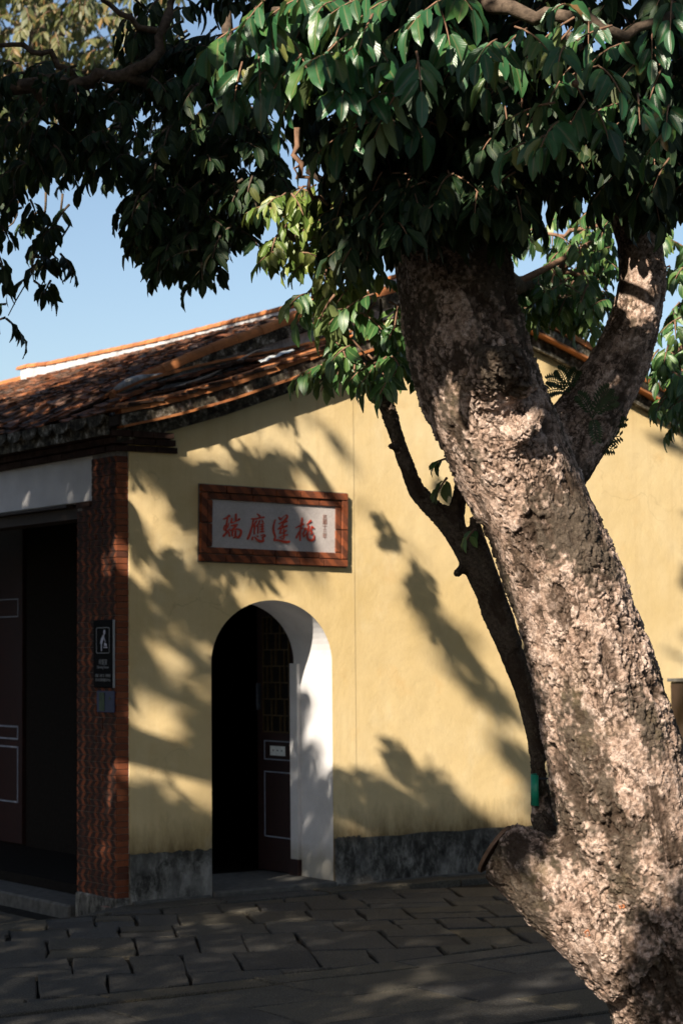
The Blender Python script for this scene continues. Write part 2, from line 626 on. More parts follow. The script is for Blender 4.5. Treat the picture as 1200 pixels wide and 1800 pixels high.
GREEN = [(0.0, (0.016, 0.066, 0.026)), (0.35, (0.030, 0.112, 0.042)), (0.6, (0.022, 0.085, 0.036)), (0.84, (0.05, 0.14, 0.038)), (0.94, (0.075, 0.13, 0.03)), (0.98, (0.16, 0.16, 0.045)), (1.0, (0.15, 0.08, 0.035))]
BLACK = [(0.0, (0.006, 0.016, 0.008)), (0.5, (0.010, 0.027, 0.012)), (0.92, (0.018, 0.042, 0.016)), (1.0, (0.06, 0.07, 0.02))]  # shade of the inner crown put into the leaf colour
DARK = [(0.0, (0.008, 0.022, 0.010)), (0.5, (0.013, 0.034, 0.015)), (0.93, (0.024, 0.052, 0.019)), (1.0, (0.075, 0.085, 0.025))]  # leaf green darkened: crown shade is put into the colour
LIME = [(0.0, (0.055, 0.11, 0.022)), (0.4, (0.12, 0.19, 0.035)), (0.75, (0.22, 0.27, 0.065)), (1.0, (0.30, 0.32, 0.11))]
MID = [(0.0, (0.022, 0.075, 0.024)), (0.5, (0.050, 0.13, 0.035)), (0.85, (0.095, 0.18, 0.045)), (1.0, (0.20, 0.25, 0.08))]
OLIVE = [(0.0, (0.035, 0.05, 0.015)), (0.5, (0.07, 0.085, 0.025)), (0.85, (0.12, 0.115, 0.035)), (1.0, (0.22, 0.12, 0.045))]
M['leaf_one'] = leaf_mat('glossy_leaf', GREEN, False, 0.36, 0.14)
M['leaf_outer'] = leaf_mat('glossy_outer_leaf', GREEN, True, 0.36, 0.14)
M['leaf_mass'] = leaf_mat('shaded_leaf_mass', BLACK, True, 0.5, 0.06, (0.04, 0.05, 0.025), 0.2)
M['leaf_dark'] = leaf_mat('shade_dark_leaf', DARK, True, 0.5, 0.06, (0.04, 0.05, 0.025), 0.2)
M['leaf_lime'] = leaf_mat('yellow_green_leaf', LIME, True, 0.4, 0.2)
M['leaf_mid'] = leaf_mat('fresh_green_leaf', MID, True, 0.38, 0.15)
M['leaf_olive'] = leaf_mat('olive_leaf', OLIVE, True, 0.5, 0.2)
M['fern'] = simple('fern_green', (0.03, 0.05, 0.018), 0.6, 0.3)

# ----------------------------------------------------------------------------
# the setting: ground sheet, paved court
# ----------------------------------------------------------------------------
g = MB()
g.add([(-300, -300, -0.14), (300, -300, -0.14), (300, 300, -0.14), (-300, 300, -0.14)], [(0, 1, 2, 3)])
tag(g.build('ground', M['soil'], fix=False), kind='structure')


def gz(x, y):
    """paving level: flat before the gable, sinking a little along the front of the porch"""
    return -0.11 * float(sstep(-0.35, 0.45, y)) * float(sstep(0.25, -0.15, x))


def clip(poly, n, d):
    """keep the part of a 2d polygon with n.p <= d"""
    out = []
    for i in range(len(poly)):
        a, b = poly[i], poly[(i + 1) % len(poly)]
        da, db = n[0] * a[0] + n[1] * a[1] - d, n[0] * b[0] + n[1] * b[1] - d
        if da <= 0:
            out.append(a)
        if (da < 0) != (db < 0) and abs(da - db) > 1e-9:
            k = da / (da - db)
            out.append((a[0] + k * (b[0] - a[0]), a[1] + k * (b[1] - a[1])))
    return out


def area(p):
    return 0.5 * abs(sum(p[i][0] * p[(i + 1) % len(p)][1] - p[(i + 1) % len(p)][0] * p[i][1] for i in range(len(p))))


pave = empty('courtyard_pavement')
tag(pave, kind='structure')
bed = MB()
bed.add([(-11, -14, -0.022), (0.0, -14, -0.022), (12, -14, -0.022), (12, -0.35, -0.022), (0.0, -0.35, -0.022), (-11, -0.35, -0.022), (-11, 0.45, -0.132), (0.0, 0.45, -0.132), (0.25, -0.1, -0.03), (-11, 9, -0.135), (0.2, 9, -0.135)],
        [(0, 1, 4, 5), (1, 2, 3, 4), (5, 4, 7, 6), (4, 8, 7), (6, 7, 10, 9)])
bed.build('bedding', M['soil'], pave, fix=False)
outer = MB()      # the court goes on outside the view as one worn stone sheet
NSTONE = 0


def stone(poly, top=0.0, gap=0.009):
    global NSTONE
    if len(poly) < 3 or area(poly) < 0.012:
        return
    c = np.mean(np.array(poly), 0)
    # only where a camera near this one could see it
    x, y, d = proj(np.array([c[0], c[1], 0.0]))
    if d < 5 or x < -260 or x > 1430 or y > 2050:
        return
    pts = []
    for i in range(len(poly)):
        a, b = np.array(poly[i]), np.array(poly[(i + 1) % len(poly)])
        L = np.linalg.norm(b - a)
        k = 2 if L > 0.3 else 1
        for q in range(k):
            pts.append(a + (b - a) * q / k + (NP.normal(0, 0.007, 2) if q else NP.normal(0, 0.008, 2)))
    pts = np.array(pts)
    dirs = c - pts
    ln = np.linalg.norm(dirs, axis=1, keepdims=True)
    pts = pts + dirs / ln * gap * (0.6 + 0.8 * NP.rand(len(pts), 1))
    inn = pts + dirs / ln * 0.008
    tx, ty = NP.normal(0, 0.006, 2)
    h = top + NP.normal(0, 0.0035)
    zt = lambda q: gz(*q) + h + (q[0] - c[0]) * tx + (q[1] - c[1]) * ty
    n = len(pts)
    b = MB()
    b.v = [(q[0], q[1], gz(*q) - 0.07) for q in pts] + [(q[0], q[1], zt(q) - 0.006) for q in pts] + [(q[0], q[1], zt(q)) for q in inn]
    for i in range(n):
        j = (i + 1) % n
        b.f += [(i, j, n + j, n + i), (n + i, n + j, 2 * n + j, 2 * n + i)]
    b.f.append(tuple(2 * n + i for i in range(n)))
    b.m = [0] * len(b.f)
    b.build('paving_stone', M['granite'], pave)
    NSTONE += 1


def rect(o, a, b, u0, u1, v0, v1):
    return [(o[0] + a[0] * u + b[0] * v, o[1] + a[1] * u + b[1] * v) for u, v in ((u0, v0), (u1, v0), (u1, v1), (u0, v1))]


BAND0, BAND1 = -2.87, -3.10
# edging course along the gable foot
x = -0.25
while x < 6.2:
    L = RND.uniform(0.7, 1.3)
    stone(rect((0, 0), (1, 0), (0, 1), x, x + L, -0.27, 0.05), 0.012)
    x += L
# long narrow band stones
x = -3.6
while x < 5:
    L = RND.uniform(0.8, 1.5)
    stone(rect((0, 0), (1, 0), (0, 1), x, x + L, BAND1, BAND0), 0.004)
    x += L
# the turned field between the band and the building
ca_, sa_ = math.cos(math.radians(27)), math.sin(math.radians(27))
A = (ca_, -sa_)
B = (-sa_, -ca_)
u = -1.2
while u < 5.2:
    dep = RND.choice((0.52, 0.62, 0.45, 0.7))
    v = -5.2 + RND.uniform(-0.4, 0)
    while v < 5.0:
        wdt = RND.choice((0.30, 0.36, 0.26, 0.42, 0.5)) * RND.uniform(0.92, 1.08)
        cuts = [u, u + dep] if RND.random() < 0.6 else [u, u + dep * RND.uniform(0.4, 0.6), u + dep]
        for ua, ub in zip(cuts[:-1], cuts[1:]):
            sk = RND.uniform(-0.03, 0.03)
            q = rect((0.35, -0.9), B, A, ua, ub, v, v + wdt)
            q = clip(q, (0, -1), -BAND0)          # y >= BAND0
            if q:
                q = clip(q, (0, 1), -0.27)
            if q and len(q) > 2:
                stone(q)
        v += wdt
    u += dep
# in front of the porch (left of the corner)
for k in range(7):
    y0 = -0.27 + k * 0.4
    x = -0.27
    while x > -4:
        L = RND.uniform(0.5, 1.0)
        stone(rect((0, 0), (1, 0), (0, 1), x - L, x, y0, y0 + 0.4))
        x -= L
# big slabs on the near side of the band
y = BAND1
while y > -6.4:
    hgt = RND.uniform(0.42, 0.6)
    x = -4.2 + RND.uniform(-0.5, 0)
    while x < 4.5:
        L = RND.uniform(0.6, 1.15)
        stone(rect((0, 0), (1, 0), (0, 1), x, x + L, y - hgt, y))
        x += L
    y -= hgt

# ----------------------------------------------------------------------------
# the temple building
# ----------------------------------------------------------------------------
temple = empty('temple_building')
tag(temple, 'old temple hall with ochre gable wall, arched side door and sagging tiled roof', 'temple')

ZT = np.array([(-0.14, 3.075), (-0.02, 3.112), (0.326, 3.195), (0.776, 3.33), (1.087, 3.442), (1.406, 3.556), (1.735, 3.682), (2.2, 3.845), (2.6, 3.975), (2.95, 4.06), (3.3, 4.02), (3.53, 3.956), (3.915, 3.829), (4.363, 3.66), (5.0, 3.44), (5.9, 3.17), (6.1, 3.12)])


def zt(x):
    return float(np.interp(x, ZT[:, 0], ZT[:, 1]))


DX0, DX1, SPR, APX, WT = 0.698, 1.652, 1.510, 1.925, 0.467
DC, DR = (DX0 + DX1) / 2, (DX1 - DX0) / 2
ARCH = [(DC + DR * math.cos(a), SPR + (APX - SPR) * math.sin(a)) for a in np.linspace(math.pi, 0, 33)]


def wall_poly(x0, x1, top):
    pts = [(x0, -0.15), (DX0, -0.15)] + ARCH + [(DX1, -0.15), (x1, -0.15)]
    xs = [x for x in np.linspace(x1, x0, 40)]
    return pts + [(x, top(x)) for x in xs]


# wall body with the arched opening; reveal faces are limewashed
w = MB()
pp = wall_poly(0.09, 5.9, lambda x: zt(x) - 0.06)
w.prism([(x, 0.0, z_) for x, z_ in pp], (0, WT, 0), 0, 1)
wall = w.build('gable_wall', [M['ochre'], M['white']], temple)
# the older, slightly proud coat of plaster on the left with a seam down the wall
w = MB()
pp = wall_poly(0.094, 1.845, lambda x: min(zt(x) - 0.09, 2.95 + 0.3 * x) if x > 0.62 else zt(x) - 0.09)
w.prism([(x, -0.0028, z_) for x, z_ in pp], (0, 0.0035, 0), 0)
w.build('plaster_coat', [M['ochre']], temple)
# plinth on both sides of the door
for x0, x1, h_, yy in ((0.088, DX0 - 0.012, 0.318, -0.022), (DX1 + 0.006, 1.86, 0.328, -0.022), (1.86, 5.9, 0.318, -0.014)):
    w = MB()
    n = 24
    top = [(x, h_ + RND.uniform(-0.010, 0.008)) for x in np.linspace(x1, x0, n)]
    w.prism([(x0, yy, -0.1), (x1, yy, -0.1)] + [(x, yy, z_) for x, z_ in top], (0, -yy - 0.0005 + 0.001, 0))
    w.build('plinth', M['plinth'], temple)
# gable footing kerb
w = MB()
w.box(0.1, DX0 - 0.03, -0.052, 0.0, -0.1, 0.026)
w.box(DX1 + 0.02, 5.9, -0.05, 0.0, -0.1, 0.022)
w.build('footing', M['step'], temple, bevel=0.008)
# threshold and landing of the side door
w = MB()
w.box(DX0 - 0.005, DX1 + 0.004, -0.045, WT + 0.4, -0.1, 0.045)
w.build('threshold', M['step'], temple, bevel=0.012)
# the limewashed step of the jamb and its red foot
w = MB()
w.box(DX1 - 0.028, DX1 + 0.05, 0.385, WT + 0.012, 0.155, 1.50)
w.build('door_jamb', M['white'], temple, bevel=0.003)
w = MB()
w.box(DX1 - 0.032, DX1 + 0.05, 0.382, WT + 0.016, 0.045, 0.154)
w.build('jamb_foot', M['red_door'], temple, bevel=0.003)

# interior shell
w = MB()
w.box(0.25, 5.7, WT + 0.01, 8.8, -0.12, 0.030, 0)
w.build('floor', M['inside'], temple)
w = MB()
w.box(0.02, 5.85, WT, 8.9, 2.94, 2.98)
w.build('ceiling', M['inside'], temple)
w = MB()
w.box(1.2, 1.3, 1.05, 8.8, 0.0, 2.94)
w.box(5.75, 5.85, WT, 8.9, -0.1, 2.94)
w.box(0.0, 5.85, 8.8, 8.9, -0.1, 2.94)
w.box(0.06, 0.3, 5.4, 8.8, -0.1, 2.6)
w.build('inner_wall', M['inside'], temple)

# right-hand door leaf, swung in
leaf = MB()
LX = 1.652
Y0, Y1 = 0.485, 0.935
leaf.box(LX - 0.0, LX + 0.045, Y0, Y1, 0.05, 2.25)
door = leaf.build('door_leaf', M['red_door'], temple)


def frame_lines(parent, y0, y1, z0, z1, x, th=0.008, mat='outline'):
    b = MB()
    b.box(x - 0.004, x + 0.001, y0, y1, z0, z0 + th)
    b.box(x - 0.004, x + 0.001, y0, y1, z1 - th, z1)
    b.box(x - 0.004, x + 0.001, y0, y0 + th, z0 + th, z1 - th)
    b.box(x - 0.004, x + 0.001, y1 - th, y1, z0 + th, z1 - th)
    return b.build('panel_outline', M[mat], parent)


frame_lines(door, Y0 + 0.005, 0.846, 0.822, 0.958, LX)
frame_lines(door, Y0 + 0.005, 0.846, 0.282, 0.742, LX)
b = MB()
b.box(LX - 0.003, LX + 0.001, Y0 + 0.02, 0.845, 1.015, 1.83)
b.build('lattice_back', M['inside'], door)
ly0, ly1, lz0, lz1 = Y0 + 0.02, 0.845, 1.015, 1.83


def bar(y0, y1, z0, z1):
    q = MB()
    q.box(LX - 0.016, LX - 0.0025, y0, y1, z0, z1)
    q.build('lattice_bar', M['lattice'], door)


tb = 0.009
for z_ in np.linspace(lz0, lz1 - tb, 8):
    bar(ly0, ly1, z_, z_ + tb)
for k, y_ in enumerate(np.linspace(ly0, ly1 - tb, 7)):
    zz = np.linspace(lz0, lz1 - tb, 8)
    for i in range(7):
        if k in (0, 6) or (i + k) % 3 != 0:
            bar(y_, y_ + tb, zz[i] + tb, zz[i + 1])
b = MB()
b.box(LX - 0.03, LX - 0.001, 0.885, 0.912, 1.17, 1.36)
b.build('push_plate', M['ink'], door, bevel=0.004)

# porch: far red door panels, plinth step, lintel panel
w = MB()
w.box(1.165, 1.198, 3.7, 5.3, 0.05, 2.7)
pd = w.build('porch_door', M['red_door'], temple)
frame_lines(pd, 3.77, 4.7, 0.375, 0.83, 1.165, 0.012)
frame_lines(pd, 3.77, 4.7, 0.885, 0.995, 1.165, 0.012)
frame_lines(pd, 3.77, 4.14, 1.88, 2.03, 1.165, 0.008)
w = MB()
w.box(-0.055, 1.2, 0.535, 2.4, -0.16, -0.038)
w.box(-0.055, 1.2, 2.404, 5.6, -0.16, -0.038)
w.build('porch_step', M['step'], temple, bevel=0.014)
w = MB()
w.box(0.03, 0.26, 0.332, 5.6, 2.572, 2.93)
w.build('lintel_panel', M['white'], temple, bevel=0.004)
w = MB()
w.box(0.012, 0.30, 0.70, 5.6, 2.548, 2.568)
w.box(0.06, 0.24, 0.55, 5.6, 2.47, 2.546)
w.build('lintel_beam', M['dark_wood'], temple)

# brick pier: lime core with a skin of fire-striped bricks, plain quoin on the gable side
pier = MB()
pier.box(0.007, 0.30, 0.007, 0.327, -0.12, 2.90)
pier.box(0.007, 0.30, 0.3275, 0.527, -0.12, 2.53)
pier = pier.build('brick_pier', M['mortar'], temple)
CH = 0.0405


def brick_mesh(dx, dy, dz, mat, nm):
    b = MB()
    b.box(-dx / 2, dx / 2, -dy / 2, dy / 2, -dz / 2, dz / 2)
    me = b.mesh(nm, mat)
    bm = bmesh.new()
    bm.from_mesh(me)
    bmesh.ops.bevel(bm, geom=list(bm.edges), offset=0.0016, segments=1, affect='EDGES')
    bm.to_mesh(me)
    bm.free()
    return me


def bricks_row(y0, y1, z0, cuts, mesh_cache={}):
    ys = [y0] + cuts + [y1]
    for a, b in zip(ys[:-1], ys[1:]):
        L = round(b - a - 0.0042, 4)
        if L not in mesh_cache:
            mesh_cache[L] = brick_mesh(0.03, L, CH - 0.0036, M['brick_chev'], 'brick')
        inst('brick', mesh_cache[L], pier, (0.0145 + RND.uniform(-0.002, 0.0015), (a + b) / 2, z0 + CH / 2), (0, 0, RND.uniform(-0.006, 0.006)))


n_course = int(2.98 / CH)
quoin = {}
for k in range(n_course):
    z0 = -0.12 + k * CH
    top = 0.527 if z0 < 2.50 else 0.327
    if top > 0.4:
        bricks_row(0.0, top, z0, [0.176, 0.352] if (k // 2) % 2 else [0.264])
    else:
        bricks_row(0.0, top, z0, [0.176] if (k // 2) % 2 else [0.08])
    L = 0.084
    if k % 2 == 0 and k + 1 < n_course:        # quoin bricks are a little deeper: one per course
        pass
    if L not in quoin:
        quoin[L] = brick_mesh(L, 0.03, CH - 0.0036, M['brick'], 'brick')
    inst('brick', quoin[L], pier, (0.0455 + 0.0015, 0.0145 + RND.uniform(-0.002, 0.002), z0 + CH / 2), (0, 0, RND.uniform(-0.01, 0.01)))
# worn plinth stone of the pier
w = MB()
w.box(-0.012, 0.31, -0.014, 0.535, -0.13, 0.05)
w.build('pier_base', M['plinth'], temple, bevel=0.012)
# stepped brick corbels under the eave
corb = {}
for row, (zc, x1, out) in enumerate(((2.885, 0.34, 0.02), (2.93, 0.36, 0.05), (2.972, 0.38, 0.08))):
    x = -out
    while x < x1:
        L = 0.155
        if L not in corb:
            corb[L] = brick_mesh(L - 0.006, 0.12, 0.038, M['dark_brick'], 'corbel_brick')
        inst('corbel_brick', corb[L], temple, (x + L / 2, 0.06 - out, zc), (0, 0, RND.uniform(-0.015, 0.015)))
        x += L
    y = 0.13 - out
    while y < 5.2:
        if 'f' not in corb:
            corb['f'] = brick_mesh(0.12, 0.194, 0.038, M['dark_brick'], 'corbel_brick')
        inst('corbel_brick', corb['f'], temple, (0.06 - out * 0.9, y + 0.1, zc), (0, 0, RND.uniform(-0.01, 0.01)))
        y += 0.2
for k in range(2):
    me = brick_mesh(0.14, 0.19 - 0.06 * k, 0.036, M['dark_brick'], 'corbel_brick')
    inst('corbel_brick', me, temple, (0.075, 0.43 - 0.03 * k + 0.0 + 0.03 * (1 - k), 2.552 - 0.0385 * k), (0, 0, 0.01))

# ---- roof
roof = empty('roof')
roof.parent = temple
YS, YE = 0.60, 7.28        # raised middle roof between these


def dz_low(x):
    """swell of the lower tiles where they meet the stepped-up middle roof"""
    return 0.13 * float(sstep(-0.12, 0.5, x)) * (1 - float(sstep(0.7, 2.1, x)))


def dz_raise(x):
    if x > 2.95:
        return 0.245 * float(sstep(5.6, 5.2, x))
    return dz_low(x) + max(0.0, min(0.245, 0.155 * (x - 0.28)))


def roof_z(x, y):
    zz = zt(x) - 0.02 * math.sin(min(max(x, 0), 2.9) / 2.9 * math.pi) * float(sstep(0.2, 2.0, y))
    if y < YS:
        zz += dz_low(x) * float(sstep(-0.05, 0.6, y))
    return zz + (dz_raise(x) if YS <= y else 0.0)


def roof_sheet(y0, y1, raised, name):
    b = MB()
    xs = np.linspace(-0.10, 6.05, 60)
    for y in (y0, y1):
        for x in xs:
            b.v.append((x, y, zt(x) + (dz_raise(x) if raised else 0) - 0.022))
    for y in (y0, y1):
        for x in xs:
            b.v.append((x, y, zt(x) + (dz_raise(x) if raised else 0) - 0.085))
    n = len(xs)
    for i in range(n - 1):
        b.f += [(i, i + 1, n + i + 1, n + i), (2 * n + i, 3 * n + i, 3 * n + i + 1, 2 * n + i + 1),
                (i, 2 * n + i, 2 * n + i + 1, i + 1), (n + i, n + i + 1, 3 * n + i + 1, 3 * n + i)]
    b.f += [(0, n, 3 * n, 2 * n), (n - 1, 3 * n - 1, 4 * n - 1, 2 * n - 1)]
    b.m = [0] * len(b.f)
    return b.build(name, M['roof_bed'], roof)


roof_sheet(-0.10, YS, False, 'roof_bed')
roof_sheet(YS + 0.02, 9.2, True, 'roof_bed')


def tile_tpl(seed):
    r = random.Random(seed)
    nu, nv = 4, 2
    wd, ln, th = 0.235, 0.17, 0.012
    V = []
    for layer in (0, 1):
        for j in range(nv + 1):
            for i in range(nu + 1):
                yy = (i / nu - 0.5) * wd
                xx = (j / nv - 0.5) * ln
                zz = 0.018 * (2 * i / nu - 1) ** 2 + (0 if layer else th) + r.uniform(-0.002, 0.002)
                V.append((xx, yy, zz))
    Fc = []
    o = (nu + 1) * (nv + 1)
    id_ = lambda l, j, i: l * o + j * (nu + 1) + i
    for j in range(nv):
        for i in range(nu):
            Fc.append((id_(0, j, i), id_(0, j + 1, i), id_(0, j + 1, i + 1), id_(0, j, i + 1)))
            Fc.append((id_(1, j, i), id_(1, j, i + 1), id_(1, j + 1, i + 1), id_(1, j + 1, i)))
    for i in range(nu):
        Fc.append((id_(0, 0, i), id_(0, 0, i + 1), id_(1, 0, i + 1), id_(1, 0, i)))
        Fc.append((id_(0, nv, i), id_(1, nv, i), id_(1, nv, i + 1), id_(0, nv, i + 1)))
    for j in range(nv):
        Fc.append((id_(0, j, 0), id_(1, j, 0), id_(1, j + 1, 0), id_(0, j + 1, 0)))
        Fc.append((id_(0, j, nu), id_(0, j + 1, nu), id_(1, j + 1, nu), id_(1, j, nu)))
    return V, Fc


TPL = [tile_tpl(k) for k in range(5)]
TMESH = []
for V, Fc in TPL:
    b = MB()
    b.add(V, Fc)
    TMESH.append(b.mesh('roof_tile', M['tile']))
places = []
y = -0.02
col = 0
while y < 9.0:
    x = -0.06 + (0.03 if col % 2 else 0)
    while x < 2.93:
        if not (YS - 0.1 < y < YS + 0.13):
            s = (roof_z(x + 0.05, y) - roof_z(x - 0.05, y)) / 0.1
            places.append((x, y + RND.uniform(-0.012, 0.012), roof_z(x, y) - 0.004 + RND.uniform(-0.005, 0.008), -math.atan(s) + 0.085 + RND.gauss(0, 0.025), RND.gauss(0, 0.03)))
        x += 0.085
    y += 0.20
    col += 1
key = lambda q: (proj(np.array(q[:3]))[2] + (20 if proj(np.array(q[:3]))[0] < -30 else 0))
places.sort(key=key)
for q in places[:300]:
    inst('roof_tile', RND.choice(TMESH), roof, q[:3], (0, q[3], q[4]))
rest = MB()
rr = []
for q in places[300:]:
    V, Fc = RND.choice(TPL)
    Rm = np.array(Matrix.Rotation(q[4], 3, 'Z') @ Matrix.Rotation(q[3], 3, 'Y'))
    rest.add((np.array(V) @ Rm.T) + np.array(q[:3]), Fc)
    rr += [RND.random()] * len(V)
o = rest.build('far_roof_tile', M['tile'], roof, fix=False)
o.data.attributes.new('rnd', 'FLOAT', 'POINT').data.foreach_set('value', rr)
tag(o, kind='stuff')
# far slope of the roof, only its edge can be seen
b = MB()
for i in range(11):
    x0 = 2.97 + i * 0.27
    b.box(x0, x0 + 0.25, -0.1, 9.0, 0, 0.001)
b.v = [(x, y, roof_z(x, 0.0) + 0.012 + (0.012 if k % 2 else 0)) for k, (x, y, z_) in enumerate(b.v)]
b.build('far_slope', M['tile'], roof)


def halftile(L, r, mat, nm, seg=7, base=0.0):
    """barrel cap tile lying along +x"""
    b = MB()
    prof = [(r * math.cos(a), r * math.sin(a)) for a in np.linspace(0, math.pi, seg)]
    prof = [(r, -base)] + prof + [(-r, -base)] if base else prof
    n = len(prof)
    r2 = 0.93
    for k, (xx, s) in enumerate(((-L / 2, 1.05), (-L / 2 + 0.02, 1.05), (L / 2, r2))):
        b.v += [(xx, p_[0] * s, p_[1] * s) for p_ in prof]
    for k in range(2):
        for i in range(n - 1):
            b.f.append((k * n + i, k * n + i + 1, (k + 1) * n + i + 1, (k + 1) * n + i))
    b.f += [tuple(reversed(range(n))), tuple(2 * n + i for i in range(n))]
    b.f.append((0, n, 2 * n, 2 * n + n - 1, n + n - 1, n - 1))
    b.m = [0] * len(b.f)
    return b.mesh(nm, mat)


# gable verge: lower edging tiles, mouldy mortar band, cap tiles
verge = empty('verge')
verge.parent = temple
b = MB()
xs = np.linspace(-0.02, 6.0, 61)
lo = [(x, -0.115, zt(x) - 0.098) for x in xs]
hi = [(x, -0.115, zt(x) - 0.028) for x in reversed(xs)]
b.prism(lo + hi, (0, 0.118, 0))
b.build('verge_mortar', M['mould'], verge)
b = MB()
lo = [(x, -0.055, zt(x) - 0.20) for x in xs]
hi = [(x, -0.055, zt(x) - 0.108) for x in reversed(xs)]
b.prism(lo + hi, (0, 0.058, 0))
b.build('verge_moulding', M['mould'], verge)
cap = halftile(0.235, 0.042, M['verge'], 'cap_tile', base=0.02)
edge = MB()
edge.box(-0.107, 0.107, -0.07, 0.07, -0.0075, 0.0075)
edge = edge.mesh('edging_tile', M['verge'])
x = -0.02
while x < 5.9:
    c_ = math.cos(math.atan((zt(x + 0.1) - zt(x)) / 0.1))
    x2 = x + 0.215 * c_
    a_ = -math.atan2(zt(x2) - zt(x), x2 - x)
    xm, zm = (x + x2) / 2, (zt(x) + zt(x2)) / 2
    inst('cap_tile', cap, verge, (xm, -0.085, zm + RND.uniform(-0.003, 0.004)), (0, a_ + RND.gauss(0, 0.008), RND.gauss(0, 0.01)))
    inst('edging_tile', edge, verge, (xm, -0.07 + RND.uniform(-0.004, 0.004), zm - 0.105), (0, a_ + RND.gauss(0, 0.006), 0))
    x = x2

# stepped-up middle roof: its stained side strip and verge tiles
step = empty('raised_roof_edge')
step.parent = temple
b = MB()
xs = np.linspace(0.29, 5.5, 50)
lo = [(x, YS - 0.03, zt(x) - 0.03) for x in xs]
hi = [(x, YS - 0.03, zt(x) + dz_raise(x) - 0.02) for x in reversed(xs)]
b.prism(lo + hi, (0, 0.05, 0))
b.build('side_strip', M['stained'], step)
b = MB()
lo = [(x, YS - 0.065, zt(x) + dz_low(x) + (dz_raise(x) - dz_low(x)) * 0.62 - 0.03) for x in xs]
hi = [(x, YS - 0.065, zt(x) + dz_raise(x) - 0.015) for x in reversed(xs)]
b.prism(lo + hi, (0, 0.034, 0))
b.build('strip_moulding', M['mould'], step)
x = 0.30
while x < 5.4:
    c_ = math.cos(math.atan((zt(x + 0.1) + dz_raise(x + 0.1) - zt(x) - dz_raise(x)) / 0.1))
    x2 = x + 0.215 * c_
    za, zb = zt(x) + dz_raise(x), zt(x2) + dz_raise(x2)
    inst('cap_tile', cap, step, ((x + x2) / 2, YS - 0.03, (za + zb) / 2 + 0.004), (0, -math.atan2(zb - za, x2 - x), RND.gauss(0, 0.01)))
    za, zb = zt(x) + dz_low(x), zt(x2) + dz_low(x2)
    inst('edging_tile', edge, step, ((x + x2) / 2, YS - 0.07, (za + zb) / 2 + 0.034), (0, -math.atan2(zb - za, x2 - x), RND.gauss(0, 0.01)), (1, 0.5, 1.2))
    x = x2
b = MB()
pts = [(0.30 + 0.05 * k, YS - 0.06, zt(0.30 + 0.05 * k) + dz_low(0.3 + 0.05 * k) + 0.035) for k in range(8)]
b.tube(pts, [0.03, 0.042, 0.046, 0.042, 0.038, 0.03, 0.024, 0.016], 10)
b.build('end_scroll', M['stained'], step, smooth=True)

# ridge of the middle roof: stained white band under a run of orange caps, tips turned up
ridge = empty('ridge')
ridge.parent = temple


def ridge_z(y):
    return 4.385 + 0.05 * float(sstep(4.0, YE, y)) + 0.16 * float(sstep(1.3, -0.2, y)) + 0.03 * float(sstep(6.6, YE, y))


ys = np.linspace(YS - 0.05, YE, 40)
b = MB()
b.prism([(2.90, y_, 4.12) for y_ in ys] + [(2.90, y_, ridge_z(y_) - 0.02) for y_ in reversed(ys)], (0.1, 0, 0))
b.build('ridge_band', M['ridge'], ridge)
y = YS - 0.05
while y < YE - 0.02:
    s = (ridge_z(y + 0.2) - ridge_z(y)) / 0.2
    inst('cap_tile', cap, ridge, (2.95, y + 0.11, (ridge_z(y) + ridge_z(y + 0.22)) / 2), (0, -math.atan(s), math.pi / 2 + RND.gauss(0, 0.012)), (1, 1.5, 0.75))
    y += 0.22
b = MB()
ys2 = np.linspace(YE + 0.03, 9.2, 10)
b.prism([(2.92, y_, 4.1) for y_ in ys2] + [(2.92, y_, 4.385) for y_ in reversed(ys2)], (0.08, 0, 0))
b.build('far_ridge_band', M['verge'], ridge)
b = MB()
ys2 = np.linspace(-0.1, YS - 0.07, 8)
b.prism([(2.92, y_, 3.98) for y_ in ys2] + [(2.92, y_, 4.14 + 0.05 * (YS - y_)) for y_ in reversed(ys2)], (0.08, 0, 0))
b.build('near_ridge_band', M['white'], ridge)

# eave along the porch: fascia of tile ends and a dark board
b = MB()
b.box(-0.115, -0.095, -0.09, 9.0, 2.955, 3.075)
b.build('eave_mortar', M['mould'], temple)
b = MB()
b.box(-0.10, 0.02, -0.05, 9.0, 2.996, 3.03)
b.build('eave_board', M['dark_wood'], temple)
endt = MB()
pr = [(0.105 * math.cos(a), 0.03 - 0.055 * math.sin(a)) for a in np.linspace(0, math.pi, 9)]
endt.prism([(0, q[0], q[1]) for q in pr] + [(0, -0.1, 0.05), (0, 0.1, 0.05)], (0.02, 0, 0))
endt = endt.mesh('drip_tile', M['mould'])
y = 0.02
while y < 8.9:
    inst('drip_tile', endt, temple, (-0.142 + RND.uniform(-0.01, 0.005), y, 3.035 + RND.uniform(-0.006, 0.006)), (0, RND.gauss(0.1, 0.04), RND.gauss(0, 0.03)))
    y += 0.228

# ----------------------------------------------------------------------------
# the inscribed plaque over the side door
# ----------------------------------------------------------------------------
plaque = empty('stone_plaque', (1.19, -0.008, 2.415))
tag(plaque, 'grey stone plaque with red brush characters framed in striped brick over the arched door', 'plaque')
PW, PH = 1.17, 0.505        # outer size
SKEW = 0.036                # the whole plaque leans a little
b = MB()
b.box(-PW / 2 + 0.09, PW / 2 - 0.09, -0.003, 0.012, -PH / 2 + 0.09, PH / 2 - 0.09)
slab = b.build('slab', M['slab'], plaque)


def frame_piece(x0, x1, z0, z1, y0, y1):
    g_ = 0.003
    q = MB()
    q.box(x0 + g_, x1 - g_, y0, y1, z0 + g_, z1 - g_)
    o_ = q.build('frame_brick', M['brick_diag'], plaque)
    bake_bevel(o_, 0.0022)
    return o_


